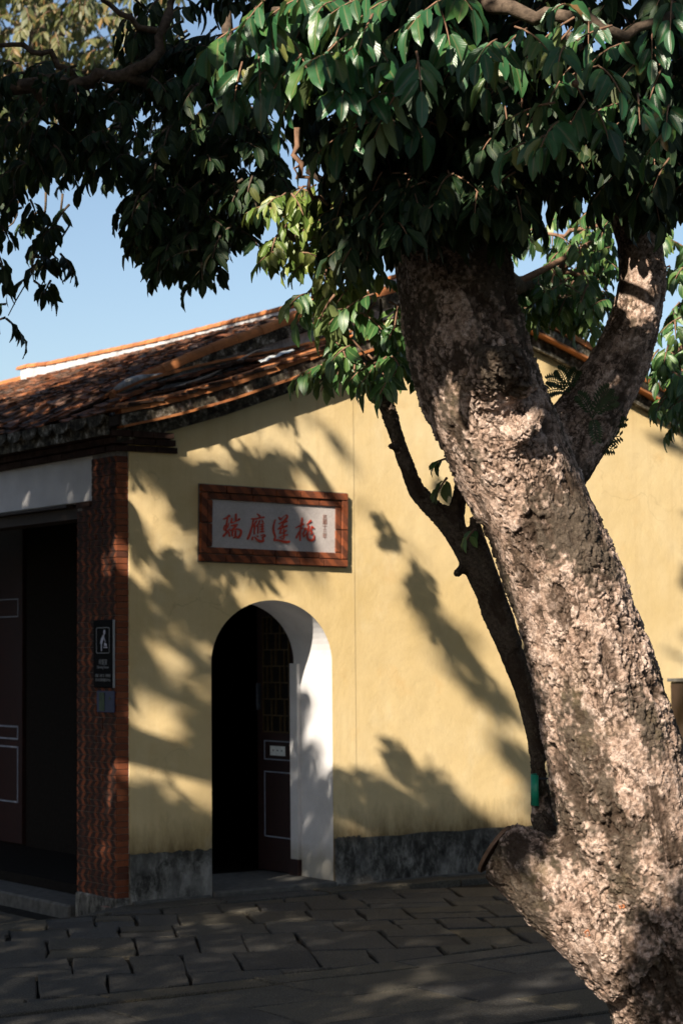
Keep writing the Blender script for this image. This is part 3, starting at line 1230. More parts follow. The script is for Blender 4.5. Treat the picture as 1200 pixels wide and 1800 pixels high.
hw, hh = PW / 2, PH / 2
n = 6
for k in range(n):
    x0, x1 = -hw + PW * k / n, -hw + PW * (k + 1) / n
    frame_piece(x0, x1, hh - 0.052, hh, -0.027 + RND.uniform(-0.001, 0.001), 0.01)
    frame_piece(x0, x1, -hh, -hh + 0.052, -0.027 + RND.uniform(-0.001, 0.001), 0.01)
    i0, i1 = -hw + 0.052 + (PW - 0.104) * k / n, -hw + 0.052 + (PW - 0.104) * (k + 1) / n
    frame_piece(i0, i1, hh - 0.098, hh - 0.0525, -0.016, 0.01)
    frame_piece(i0, i1, -hh + 0.0525, -hh + 0.098, -0.016, 0.01)
for k in range(2):
    z0, z1 = -hh + 0.0525 + (PH - 0.105) * k / 2, -hh + 0.0525 + (PH - 0.105) * (k + 1) / 2
    for s in (-1, 1):
        xa, xb = sorted((s * hw, s * (hw - 0.052)))
        frame_piece(xa, xb, z0, z1, -0.027, 0.01)
        xa, xb = sorted((s * (hw - 0.0525), s * (hw - 0.098)))
        frame_piece(xa, xb, max(z0, -hh + 0.0985), min(z1, hh - 0.0985), -0.016, 0.01)
b = MB()
b.box(-hw - 0.004, hw + 0.004, -0.0005, 0.012, -hh - 0.004, hh + 0.004)
b.build('frame_mortar', M['mortar'], plaque)

GLYPH = {
    'a': [[(330, 580, 40), (450, 535, 75), (590, 430, 95)], [(500, 520, 70), (480, 700, 75), (450, 900, 80), (440, 1080, 80)],
          [(560, 760, 40), (520, 900, 45), (430, 1010, 40)], [(390, 830, 40), (350, 1000, 45), (440, 1080, 50)],
          [(330, 1310, 95), (450, 1170, 85), (610, 980, 40)], [(560, 1130, 60), (600, 1310, 85)],
          [(680, 540, 60), (660, 640, 75), (650, 740, 80)], [(850, 350, 70), (850, 500, 90), (840, 650, 60)],
          [(650, 745, 70), (780, 690, 40), (900, 640, 55), (1010, 560, 95)], [(650, 860, 50), (800, 830, 90), (920, 800, 75)],
          [(860, 860, 90), (760, 960, 70), (640, 1060, 50)],
          [(620, 1060, 55), (800, 1010, 60), (960, 1000, 70), (1060, 1050, 90), (1070, 1130, 100), (1030, 1260, 105), (940, 1350, 95), (880, 1310, 50)],
          [(710, 1070, 60), (710, 1290, 70)], [(840, 1060, 70), (840, 1280, 90)], [(760, 1380, 60), (850, 1290, 60)]],
    'b': [[(660, 330, 40), (790, 430, 85)], [(420, 540, 45), (600, 545, 70), (760, 500, 65), (960, 470, 85)],
          [(510, 590, 55), (460, 850, 70), (390, 1100, 90), (330, 1290, 105), (270, 1410, 95)], [(650, 630, 60), (570, 750, 60), (500, 880, 50)],
          [(570, 830, 85), (560, 1000, 60), (555, 1190, 70)], [(780, 610, 60), (720, 760, 55), (640, 860, 50)], [(705, 860, 55), (700, 1160, 55)],
          [(880, 600, 55), (910, 690, 60)], [(770, 790, 40), (960, 730, 50)], [(780, 880, 40), (950, 840, 50)], [(780, 985, 40), (950, 945, 50)],
          [(780, 1090, 45), (960, 1070, 55)], [(880, 740, 60), (890, 1100, 60)], [(490, 1300, 50), (460, 1430, 95)],
          [(570, 1310, 50), (680, 1430, 85), (830, 1490, 110), (930, 1450, 105), (895, 1340, 50)], [(660, 1260, 55), (720, 1290, 65)],
          [(830, 1240, 45), (950, 1210, 60), (990, 1260, 80), (880, 1340, 55)]],
    'c': [[(490, 450, 45), (580, 550, 115)], [(580, 545, 85), (680, 440, 30), (800, 345, 28)],
          [(800, 345, 40), (860, 420, 90), (780, 540, 95), (650, 660, 75), (500, 730, 45)], [(680, 680, 95), (860, 610, 75)],
          [(700, 700, 75), (600, 820, 45), (470, 960, 45)], [(480, 960, 40), (640, 900, 65), (850, 810, 90)],
          [(690, 800, 60), (600, 960, 60), (540, 1140, 60)], [(540, 1140, 50), (700, 1090, 50), (830, 1010, 75)],
          [(720, 950, 55), (720, 1150, 60), (720, 1330, 60), (660, 1370, 45), (560, 1300, 35)], [(510, 1310, 35), (700, 1230, 40), (870, 1190, 75)],
          [(350, 560, 45), (290, 760, 65), (275, 960, 85), (310, 1150, 95), (360, 1280, 75)], [(360, 1280, 60), (300, 1430, 75)],
          [(300, 1430, 75), (500, 1430, 90), (750, 1490, 110), (960, 1480, 95)]],
    'd': [[(200, 890, 38), (380, 800, 80), (530, 710, 95)], [(470, 460, 60), (450, 700, 90), (410, 950, 75), (390, 1100, 80), (400, 1420, 80)],
          [(400, 980, 50), (320, 1130, 75), (230, 1320, 80)], [(420, 930, 60), (520, 880, 40)],
          [(590, 880, 45), (580, 1000, 60), (530, 1120, 70), (540, 1270, 60)], [(590, 880, 30), (660, 900, 32), (560, 1060, 32), (470, 1110, 40)],
          [(540, 1260, 60), (700, 1090, 50)], [(660, 740, 20), (760, 640, 65), (840, 575, 115)],
          [(740, 760, 60), (730, 950, 75), (700, 1150, 80), (720, 1330, 100), (850, 1405, 112), (970, 1340, 82), (980, 1170, 40)],
          [(870, 800, 45), (960, 880, 75)], [(870, 800, 50), (850, 930, 55), (830, 1020, 60)], [(830, 1020, 60), (900, 1080, 82), (820, 1150, 50)]],
}


def stroke(b, pts, y, th):
    """a brush stroke: tapered ribbon with rounded ends, given thickness"""
    P_ = np.array([(p[0], p[1]) for p in pts], float)
    R_ = np.array([p[2] / 2 for p in pts], float)
    # resample
    ts = np.linspace(0, len(P_) - 1, 4 * (len(P_) - 1) + 1)
    k = np.clip(ts.astype(int), 0, len(P_) - 2)
    f_ = (ts - k)[:, None]

    def cr(A_):
        a0 = A_[np.clip(k - 1, 0, len(A_) - 1)]
        a1, a2 = A_[k], A_[k + 1]
        a3 = A_[np.clip(k + 2, 0, len(A_) - 1)]
        return 0.5 * (2 * a1 + (a2 - a0) * f_ + (2 * a0 - 5 * a1 + 4 * a2 - a3) * f_ ** 2 + (3 * a1 - a0 - 3 * a2 + a3) * f_ ** 3)
    C_ = cr(P_)
    W2 = cr(R_[:, None])[:, 0]
    T_ = np.gradient(C_, axis=0)
    T_ /= np.linalg.norm(T_, axis=1, keepdims=True) + 1e-9
    N_ = np.stack([-T_[:, 1], T_[:, 0]], 1)
    L_ = C_ + N_ * W2[:, None]
    Rr = C_ - N_ * W2[:, None]
    e0 = C_[0] - T_[0] * W2[0] * 0.6
    e1 = C_[-1] + T_[-1] * W2[-1] * 0.6
    n_ = len(C_)
    i0 = len(b.v)
    for yy in (y, y + th):
        for A_ in (L_, Rr):
            b.v += [(q[0], yy, q[1]) for q in A_]
        b.v += [(e0[0], yy, e0[1]), (e1[0], yy, e1[1])]
    S_ = 2 * n_ + 2
    for lay in (0, 1):
        o_ = i0 + lay * S_
        for i in range(n_ - 1):
            q = (o_ + i, o_ + i + 1, o_ + n_ + i + 1, o_ + n_ + i)
            b.f.append(q if lay else q[::-1])
        b.f.append((o_ + 2 * n_, o_, o_ + n_))
        b.f.append((o_ + 2 * n_ + 1, o_ + 2 * n_ - 1, o_ + n_ - 1))
    ring = [2 * n_] + list(range(n_)) + [2 * n_ + 1] + list(range(2 * n_ - 1, n_ - 1, -1))
    for a_, c_ in zip(ring, ring[1:] + ring[:1]):
        b.f.append((i0 + a_, i0 + c_, i0 + S_ + c_, i0 + S_ + a_))
    b.m = [0] * len(b.f)


# each character was drawn in its own 1200x1680 field (50x70 picture pixels)
for g_, ox in (('a', 380), ('b', 425), ('c', 470), ('d', 512)):
    b = MB()
    for i, s_ in enumerate(GLYPH[g_]):
        pts = []
        for (gx, gy, gw) in s_:
            wp = Wy(ox + gx / 24.0, 890 + gy / 24.0, -0.02)
            pts.append((wp[0] - 1.19, wp[2] - 2.415, gw / 24.0 * 13.2 / 3600))
        stroke(b, pts, -0.0075 - 0.00025 * i, 0.0045)
    b.build('character', M['red_paint'], plaque)


def text_obj(name, body, size, mat, parent, loc, rot, width=None, extrude=0.0008, cjk_vertical=False):
    cu = bpy.data.curves.new(name, 'FONT')
    cu.body = '\n'.join(body) if cjk_vertical else body
    cu.size = size
    cu.align_x = 'CENTER'
    cu.align_y = 'CENTER'
    cu.extrude = extrude
    cu.resolution_u = 3
    if cjk_vertical:
        cu.space_line = 0.85
    tmp = bpy.data.objects.new(name + '_tmp', cu)
    COL.objects.link(tmp)
    dg = bpy.context.evaluated_depsgraph_get()
    me = bpy.data.meshes.new_from_object(tmp.evaluated_get(dg))
    bpy.data.objects.remove(tmp)
    bpy.data.curves.remove(cu)
    me.name = name
    me.materials.clear()
    me.materials.append(mat)
    sx = 1.0
    if width and len(me.vertices):
        xs_ = [v_.co.x for v_ in me.vertices]
        sx = width / max(1e-6, max(xs_) - min(xs_))
    return inst(name, me, parent, loc, rot, (sx, sx if width else 1, 1))


RX = (math.pi / 2, 0, 0)
text_obj('date_column', '民國十三年', 0.038, M['faint_red'], plaque, (0.405, -0.0045, 0.01), RX, cjk_vertical=True)
text_obj('signature_column', '圓瑛', 0.038, M['faint_red'], plaque, (-0.445, -0.0045, -0.045), RX, cjk_vertical=True)
# slight lean, as the masons left it
for ch in plaque.children:
    ch.matrix_local = Matrix(((1, 0, SKEW * 0.85, 0), (0, 1, 0, 0), (-0.006, 0, 1, 0), (0, 0, 0, 1))) @ ch.matrix_local

# ----------------------------------------------------------------------------
# signs on the pier, notice on the door leaf
# ----------------------------------------------------------------------------
M['sign_black'] = simple('black_sign_enamel', (0.006, 0.0055, 0.006), 0.8, 0.08, 0.15)
M['sign_edge'] = simple('steel_edge', (0.30, 0.31, 0.33), 0.4, 0.5, 0.1)
M['sign_white'] = simple('sign_white_print', (0.42, 0.43, 0.55), 0.6, 0.3, 0.1)
M['sign_grey'] = simple('sign_grey_print', (0.22, 0.23, 0.25), 0.6, 0.3, 0.1)
M['sign_blue'] = simple('blue_enamel', (0.010, 0.018, 0.075), 0.4, 0.4, 0.2)
M['sign_green'] = simple('green_print', (0.05, 0.075, 0.04), 0.6, 0.3, 0.4)
sg = empty('nursing_room_sign', (-0.008, 0.142, 1.58))
tag(sg, 'tall black sign with a white nursing pictogram on the brick pier', 'sign')
SW, SH = 0.262, 0.43
b = MB()
b.box(-0.008, 0.004, -SW / 2, SW / 2, -SH / 2, SH / 2)
b.build('board', M['sign_black'], sg, bevel=0.003)
b = MB()
b.box(-0.0095, 0.004, -SW / 2 - 0.004, -SW / 2 - 0.0005, -SH / 2, SH / 2)
b.build('edge_strip', M['sign_edge'], sg)


def sp(u, v):            # sign coordinates, u to the viewer's right, v up
    return (-0.0095, -u, v)


def flat(pts, mat, nm, th=0.0015, parent=None, x=None):
    q = MB()
    q.prism([(sp(u, v)[0] if x is None else x, -u, v) for u, v in pts], (-th, 0, 0))
    return q.build(nm, mat, parent or sg)


# pictogram frame
b = MB()
fw, fh, ft, r_ = 0.088, 0.083, 0.005, 0.014
out_, in_ = [], []
for cx, cy, a0 in ((fw - r_, fh - r_, 0), (-fw + r_, fh - r_, 90), (-fw + r_, -fh + r_, 180), (fw - r_, -fh + r_, 270)):
    for k in range(5):
        a = math.radians(a0 + 22.5 * k)
        out_.append((cx + r_ * math.cos(a), cy + r_ * math.sin(a)))
        in_.append((cx + (r_ - ft) * math.cos(a), cy + (r_ - ft) * math.sin(a)))
n = len(out_)
CY = 0.085
for i in range(n):
    j = (i + 1) % n
    q = [out_[i], out_[j], in_[j], in_[i]]
    b.prism([(-0.0075, -u, v + CY) for u, v in q], (-0.003, 0, 0))
b.build('pictogram_frame', M['sign_grey'], sg)
# carer bending over a changing table
circ = [(0.022 + 0.014 * math.cos(a), CY + 0.052 + 0.016 * math.sin(a)) for a in np.linspace(0, 2 * math.pi, 12, endpoint=False)]
flat(circ, M['sign_white'], 'figure_head')
flat([(0.012, CY + 0.038), (0.0, CY + 0.032), (-0.022, CY + 0.012), (-0.034, CY - 0.022), (-0.006, CY - 0.024), (0.004, CY - 0.002), (0.022, CY + 0.016), (0.018, CY + 0.034)], M['sign_white'], 'figure_body')
flat([(-0.024, CY - 0.0245), (-0.012, CY - 0.0245), (-0.012, CY - 0.068), (-0.024, CY - 0.068)], M['sign_white'], 'figure_leg')
flat([(0.0225, CY + 0.014), (0.016, CY + 0.006), (0.036, CY - 0.012), (0.040, CY - 0.008)], M['sign_white'], 'figure_arm')
flat([(0.020, CY - 0.012), (0.032, CY - 0.016), (0.052, CY - 0.022), (0.056, CY - 0.035), (0.016, CY - 0.035)], M['sign_white'], 'figure_baby')
flat([(0.010, CY - 0.040), (0.062, CY - 0.040), (0.062, CY - 0.048), (0.010, CY - 0.048)], M['sign_white'], 'changing_table')
RS = (math.pi / 2, 0, -math.pi / 2)
text_obj('sign_text', '母婴室', 0.04, M['sign_grey'], sg, (-0.0095, 0, -0.055), RS, 0.11)
text_obj('sign_text', 'Nursing Room', 0.02, M['sign_grey'], sg, (-0.0095, 0, -0.085), RS, 0.15)
text_obj('sign_text', '国家（西门）博物馆', 0.02, M['sign_grey'], sg, (-0.0095, 0, -0.140), RS, 0.20)
text_obj('sign_text', '开元寺游客服务中心', 0.02, M['sign_grey'], sg, (-0.0095, 0, -0.167), RS, 0.20)

bs = empty('blue_information_plate', (-0.008, 0.118, 1.277))
tag(bs, 'small dark blue plate with a greenish picture, fixed below the nursing sign', 'sign')
b = MB()
b.box(-0.006, 0.003, -0.115, 0.115, -0.068, 0.068)
b.build('plate', M['sign_blue'], bs, bevel=0.003)
b = MB()
b.box(-0.0085, -0.0055, 0.008, 0.075, -0.058, 0.058)
b.build('picture', M['sign_green'], bs)
b = MB()
b.prism([(-0.0085, -0.06, 0.036), (-0.0085, -0.044, 0.012), (-0.0085, -0.076, 0.016)], (0.003, 0, 0))
b.build('emblem', M['sign_green'], bs)

no = empty('paper_notice', (LX - 0.006, 0.665, 0.888))
tag(no, 'small white paper notice stuck on the dark red door leaf', 'notice')
b = MB()
b.box(-0.002, 0.0, -0.095, 0.095, -0.033, 0.033)
b.build('sheet', M['paper'], no)
text_obj('notice_mark', '· · ·', 0.05, M['ink'], no, (-0.0025, 0, -0.002), RS, 0.12)

# ----------------------------------------------------------------------------
# wooden cabinet by the wall at the right edge
# ----------------------------------------------------------------------------
cb = empty('wooden_cabinet', (5.3, -0.25, 0))
tag(cb, 'dark brown wooden cabinet against the ochre wall behind the tree trunk', 'cabinet')
M['cab'] = simple('brown_cabinet_wood', (0.030, 0.018, 0.012), 0.6, 0.35, 0.35, 8)  # the cabinet's shade is put into this darkened wood colour
b = MB()
b.box(-0.56, 0.6, -0.18, 0.2, 0.0, 1.325)
b.build('carcass', M['cab'], cb, bevel=0.006)
b = MB()
b.box(-0.585, 0.625, -0.205, 0.21, 1.327, 1.352)
b.build('top_board', M['step'], cb, bevel=0.004)
for x0 in (-0.52, 0.03):
    b = MB()
    b.box(x0, x0 + 0.52, -0.195, -0.1805, 0.12, 1.22)
    d_ = b.build('cabinet_door', M['cab'], cb, bevel=0.006)
    b = MB()
    b.box(x0 + 0.07, x0 + 0.45, -0.2, -0.1955, 0.2, 1.14)
    b.build('door_panel', M['dark_wood'], d_)

# ----------------------------------------------------------------------------
# leaves
# ----------------------------------------------------------------------------
def leaf_tpl(nu, nv, seed=0, wid=0.205):
    r = random.Random(seed)
    V, UV, Fc = [], [], []
    bend, curl, wave = r.uniform(0.02, 0.40), r.uniform(0.1, 0.6), r.uniform(0.0, 0.05)
    wid = wid * r.uniform(0.8, 1.15)
    ph = r.uniform(0, 6)
    tw = r.uniform(-0.8, 0.8)
    for i in range(nu + 1):
        u = i / nu
        w_ = wid * (math.sin(math.pi * min(1, u * 0.95 + 0.015) ** 0.92)) ** 0.62 * (1.0 if u < 0.97 else 0.15) + 0.005
        for j in range(nv + 1):
            v_ = 2 * j / nv - 1
            y_ = v_ * w_
            z_ = -bend * u * u + abs(v_) * w_ * curl + wave * math.sin(u * 14 + ph + (2 if v_ > 0 else 0)) * abs(v_)
            a = tw * u
            V.append((u, y_ * math.cos(a) - z_ * 0.0, z_ + y_ * math.sin(a)))
            UV.append((u, (v_ + 1) / 2))
    for i in range(nu):
        for j in range(nv):
            a = i * (nv + 1) + j
            Fc.append((a, a + nv + 1, a + nv + 2, a + 1))
    return np.array(V), np.array(UV), np.array(Fc)


TP_NEAR = [leaf_tpl(6, 4, k) for k in range(14)]
TP_MID = [leaf_tpl(4, 2, 20 + k) for k in range(6)]
TP_FAR = [leaf_tpl(2, 2, 40 + k, 0.21) for k in range(4)]


def leaf_mesh(name, leaves, tpls, mat):
    """one mesh of many leaves; leaves = list of (T(3), R(3x3), size)"""
    Vs, Fs, Us, Rn = [], [], [], []
    T = np.array([l[0] for l in leaves])
    R = np.array([l[1] for l in leaves])
    S = np.array([l[2] for l in leaves])
    which = NP.randint(0, len(tpls), len(leaves))
    off = 0
    for k, (V, UV, Fc) in enumerate(tpls):
        ix = np.where(which == k)[0]
        if not len(ix):
            continue
        q = np.einsum('nij,vj->nvi', R[ix], V) * S[ix][:, None, None] + T[ix][:, None, :]
        nv = len(V)
        Vs.append(q.reshape(-1, 3))
        Fs.append((Fc[None] + (np.arange(len(ix)) * nv)[:, None, None] + off).reshape(-1, 4))
        Us.append(np.tile(UV, (len(ix), 1)))
        Rn.append(np.repeat(NP.rand(len(ix)), nv))
        off += nv * len(ix)
    V = np.concatenate(Vs)
    Fc = np.concatenate(Fs)
    U = np.concatenate(Us)
    rn = np.concatenate(Rn)
    me = bpy.data.meshes.new(name)
    me.vertices.add(len(V))
    me.vertices.foreach_set('co', V.ravel())
    me.loops.add(Fc.size)
    me.loops.foreach_set('vertex_index', Fc.ravel())
    me.polygons.add(len(Fc))
    me.polygons.foreach_set('loop_start', np.arange(0, Fc.size, 4))
    me.polygons.foreach_set('use_smooth', np.ones(len(Fc), bool))
    uvl = me.uv_layers.new(name='UVMap')
    uvl.data.foreach_set('uv', U[Fc.ravel()].ravel())
    me.attributes.new('rnd', 'FLOAT', 'POINT').data.foreach_set('value', rn)
    me.materials.append(mat)
    me.update(calc_edges=True)
    me.validate()
    return me


def leaf_obj(name, leaves, tpls, mat, parent, kind='stuff'):
    o_ = bpy.data.objects.new(name, leaf_mesh(name, leaves, tpls, mat))
    link(o_, parent)
    if kind:
        o_['kind'] = kind
    return o_


def frame(d, n):
    d = np.asarray(d, float)
    d = d / np.linalg.norm(d)
    n = np.asarray(n, float)
    n = n - d * (n @ d)
    if np.linalg.norm(n) < 1e-4:
        n = np.cross(d, (1, 0, 0))
    n = n / np.linalg.norm(n)
    return np.stack([d, np.cross(n, d), n], 1)


SUNH = np.array([SUN[0], SUN[1], 0]) / np.linalg.norm(SUN[:2])


def spray(rng, p0, L, pairs=4, head=None, droop=0.8, length=None):
    """pinnate spray: returns leaves and the rachis polyline"""
    out = []
    if head is None:
        yaw = math.atan2(SUNH[1], SUNH[0]) + rng.gauss(0, 0.9)
    else:
        yaw = head
    d = np.array([math.cos(yaw) * 0.75, math.sin(yaw) * 0.75, rng.uniform(-0.7, 0.1)])
    length = length or L * (0.35 * pairs + 0.25)
    pts = [np.array(p0, float)]
    for k in range(pairs + 1):
        d = d + np.array([0, 0, -0.16 * droop])
        d /= np.linalg.norm(d)
        pts.append(pts[-1] + d * length / (pairs + 1))
        side = np.cross(d, (0, 0, 1))
        if np.linalg.norm(side) < 0.1:
            side = np.array([math.sin(yaw), -math.cos(yaw), 0])
        side /= np.linalg.norm(side)
        outw = np.array([math.cos(yaw), math.sin(yaw), 0])
        for s in ((-1, 1) if k < pairs else (0,)):
            if rng.random() < 0.06:
                continue
            ld = d * rng.uniform(0.35, 0.75) + side * s * rng.uniform(0.45, 0.85) + np.array([0, 0, -1]) * rng.uniform(0.35, 1.0) * droop
            nn = outw * rng.uniform(0.4, 1.0) + np.array([0, 0, 1]) * rng.uniform(0.15, 0.9) + side * s * rng.uniform(-0.2, 0.5) + np.array([rng.gauss(0, 0.25) for _ in range(3)])
            out.append((pts[-1] + side * s * 0.01, frame(ld, nn), L * rng.uniform(0.72, 1.15)))
    return out, pts


def in_poly(x, y, poly):
    c_ = False
    j = len(poly) - 1
    for i in range(len(poly)):
        xi, yi = poly[i]
        xj, yj = poly[j]
        if (yi > y) != (yj > y) and x < (xj - xi) * (y - yi) / (yj - yi) + xi:
            c_ = not c_
        j = i
    return c_


def fill(rng, poly, n, d0, d1, L, pairs=3, keep=None, droop=0.8, sun=0.0):
    """n sprays anchored inside a region of the view between two distances"""
    xs_ = [p_[0] for p_ in poly]
    ys_ = [p_[1] for p_ in poly]
    lv, tw = [], []
    k = 0
    while k < n:
        x_, y_ = rng.uniform(min(xs_), max(xs_)), rng.uniform(min(ys_), max(ys_))
        if not in_poly(x_, y_, poly):
            continue
        k += 1
        if keep and not keep(x_, y_):
            continue
        d_ = rng.uniform(d0, d1)
        if sun:
            for _ in range(8):
                if clear(P(x_, y_ + 25, d_)):
                    break
                d_ = rng.uniform(d0, d1)
            else:
                if rng.random() < sun:
                    continue
        a, b_ = spray(rng, P(x_, y_, d_), L, pairs, droop=droop)
        lv += a
        tw.append(b_)
    return lv, tw


def twigs(name, lines, r, mat, parent, kind='stuff'):
    b = MB()
    for ln in lines:
        n_ = len(ln)
        b.tube(ln, [r * (1 - 0.6 * i / max(1, n_ - 1)) for i in range(n_)], 5)
    o_ = b.build(name, mat, parent, smooth=True, fix=False)
    if kind:
        o_['kind'] = kind
    return o_


def wig(pts, rng, k=4, amp=0.02):
    """subdivide a polyline with a little waviness"""
    pts = [np.array(p_, float) for p_ in pts]
    out = []
    for a, b_ in zip(pts[:-1], pts[1:]):
        for q in range(k):
            out.append(a + (b_ - a) * q / k + np.array([rng.gauss(0, amp) for _ in range(3)]) * (1 if q else 0.3))
    out.append(pts[-1])
    return out


# ----------------------------------------------------------------------------
# where the sun reaches in the picture: no crown may stand in its way there
# ----------------------------------------------------------------------------
e1 = np.cross(SUN, (0, 0, 1))
e1 /= np.linalg.norm(e1)
e2 = np.cross(e1, SUN)


def uv(p_):
    p_ = np.asarray(p_)
    return np.stack([p_ @ e1, p_ @ e2], -1)


lit, shade = [], []          # (point, radius) / (point, weight)
# trunk in the sun
for py_, xa, xb in ((665, 745, 830), (705, 765, 900), (760, 790, 950), (850, 830, 1010), (950, 870, 1050), (1050, 915, 1085), (1150, 945, 1120), (1250, 965, 1160), (1350, 985, 1185), (1450, 1000, 1190), (1530, 890, 1150), (1600, 930, 1090), (1680, 1010, 1070), (1750, 1060, 1085)):
    for px_ in np.linspace(xa, xb, max(2, int((xb - xa) / 35) + 1)):
        lit.append((P(px_, py_, 7.75), 0.10 if py_ > 1560 else 0.14))
for px_, py_ in ((705, 470), (715, 500), (725, 470), (735, 450), (712, 520)):
    lit.append((P(px_, py_, 7.85), 0.07))
for px_, py_ in ((1095, 400), (1120, 430), (1110, 480), (1085, 380), (1145, 460), (1100, 450), (1140, 400)):
    lit.append((P(px_, py_, 8.2), 0.16))
# lit gable wall
for px_ in range(590, 1200, 36):
    for py_ in range(690, 1440, 36):
        # leave the slanting leaf shadow to the overhanging branches
        off = ((px_ - 610) * 540 - (py_ - 800) * 340) / 638.0
        if -48 < off < 30 or (py_ > 1320 and px_ < 850):
            if RND.random() < 0.2:                     # gaps that keep the leaf shadow lacy
                lit.append((Wy(px_ + RND.uniform(-12, 12), py_ + RND.uniform(-12, 12), 0), 0.055))
            continue
        w_ = Wy(px_, py_, 0)
        if w_[2] < zt(w_[0]) - 0.3:
            lit.append((w_, 0.16))
for px_, py_, r_ in ((262, 875, .10), (283, 915, .12), (250, 835, .06), (315, 1150, .10), (340, 1120, .08), (270, 1235, .13), (300, 1290, .13), (330, 1340, .10), (255, 1300, .10), (345, 1380, .06), (250, 1000, .05), (430, 1030, .10), (500, 1025, .10), (570, 1020, .12), (600, 1080, .08), (610, 1250, .10), (640, 1300, .10), (620, 1400, .07), (560, 790, .07), (500, 745, .07), (600, 720, .10), (650, 690, .10), (570, 900, .07), (560, 960, .07), (480, 950, .04), (640, 960, .15), (640, 1040, .15), (640, 1120, .12)):
    lit.append((Wy(px_, py_, 0), r_))
# reveal in the sun
for px_, py_ in ((550, 1150), (555, 1200), (545, 1260), (560, 1240)):
    lit.append((Fx(px_, py_, 1.652), 0.10))
# verge, ridge and far slope of the roof
for px_, py_ in ((300, 708), (360, 692), (420, 675), (480, 652), (540, 632), (600, 608), (660, 590)):
    lit.append((Wy(px_, py_, -0.12), 0.09))
for px_, py_ in ((20, 668), (80, 655), (140, 645), (200, 635), (260, 622), (330, 605), (400, 590), (0, 680), (120, 660)):
    lit.append((Fx(px_, py_, 2.7), 0.10))
# lit leaves
for px_, py_ in ((450, 90), (500, 90), (560, 60), (610, 60), (650, 90), (540, 150), (600, 170), (690, 150), (730, 110), (780, 80), (830, 130), (880, 130), (720, 190), (640, 200), (900, 60), (960, 60), (1000, 90), (620, 120), (760, 160)):
    lit.append((P(px_, py_, 7.1), 0.22))
for px_, py_, d_ in ((500, 370, 9.2), (530, 360, 9.2), (560, 370, 9.2), (500, 430, 9.2), (540, 440, 9.2), (580, 450, 9.2), (520, 400, 9.2), (600, 560, 8.5), (640, 560, 8.5), (680, 560, 8.5), (600, 640, 8.5), (640, 630, 8.5), (700, 650, 8.5), (940, 420, 11.2), (1000, 480, 11.2), (1040, 420, 11.2), (1050, 520, 11.2), (960, 520, 11.2), (1170, 600, 10.4), (1190, 680, 10.4), (1180, 480, 10.6)):
    lit.append((P(px_, py_, d_), 0.2))
# dapples on the ground and pier
for px_, py_, r_ in ((690, 1733, .05), (820, 1735, .06), (900, 1755, .08), (960, 1725, .06), (850, 1765, .06)):
    lit.append((Gz(px_, py_), r_))
for px_, py_, r_ in ((194, 950, .07), (186, 975, .05), (190, 1290, .07), (200, 1335, .08), (190, 1390, .06), (180, 1480, .04), (185, 830, .04), (40, 865, .05), (150, 850, .06), (110, 860, .03)):
    lit.append((Fx(px_, py_, 0), r_))

LU = uv(np.array([l[0] for l in lit]))
LS = np.array([l[0] for l in lit]) @ SUN
LR = np.array([l[1] for l in lit])


def clear(p_, f=1.0, back=0.4):
    dd = np.sqrt(((LU - uv(p_)) ** 2).sum(1))
    return not np.any((dd < LR * f) & (LS < p_ @ SUN - back))


# ----------------------------------------------------------------------------
# the big leaning tree
# ----------------------------------------------------------------------------
tree = empty('leaning_tree', tuple(P(1240, 1880, 8.1)))
TB = np.array(tree.location)
tag(tree, 'massive leaning tree with rough cracked bark and a sawn stub low on its left', 'tree')


def px_tube(b, pts, seg=20, cap=True):
    """pts = (px, py, depth, radius in picture pixels)"""
    A_ = np.array(pts, float)
    n_ = 4 * (len(A_) - 1) + 1
    t_ = np.linspace(0, len(A_) - 1, n_)
    A_ = np.stack([np.interp(t_, np.arange(len(pts)), A_[:, c_]) for c_ in range(4)], 1)
    for _ in range(2):
        A_[1:-1] = 0.25 * A_[:-2] + 0.5 * A_[1:-1] + 0.25 * A_[2:]
    b.tube([P(*q[:3]) for q in A_], [q[3] * q[2] / FPX for q in A_], seg, cap=cap)
    return b


def organic(b, name, voxel, smooth, sub):
    """fuse a set of tubes into one skin"""
    me = b.mesh(name + '_tmp', M['bark'])
    o_ = bpy.data.objects.new(name + '_tmp', me)
    COL.objects.link(o_)
    m = o_.modifiers.new('r', 'REMESH')
    m.mode = 'VOXEL'
    m.voxel_size = voxel
    m = o_.modifiers.new('s', 'SMOOTH')
    m.iterations = smooth
    m.factor = 0.5
    m = o_.modifiers.new('u', 'SUBSURF')
    m.levels = sub
    m.render_levels = sub
    dg = bpy.context.evaluated_depsgraph_get()
    dg.update()
    res = bpy.data.meshes.new_from_object(o_.evaluated_get(dg))
    bpy.data.objects.remove(o_)
    bpy.data.meshes.remove(me)
    res.name = name
    return res


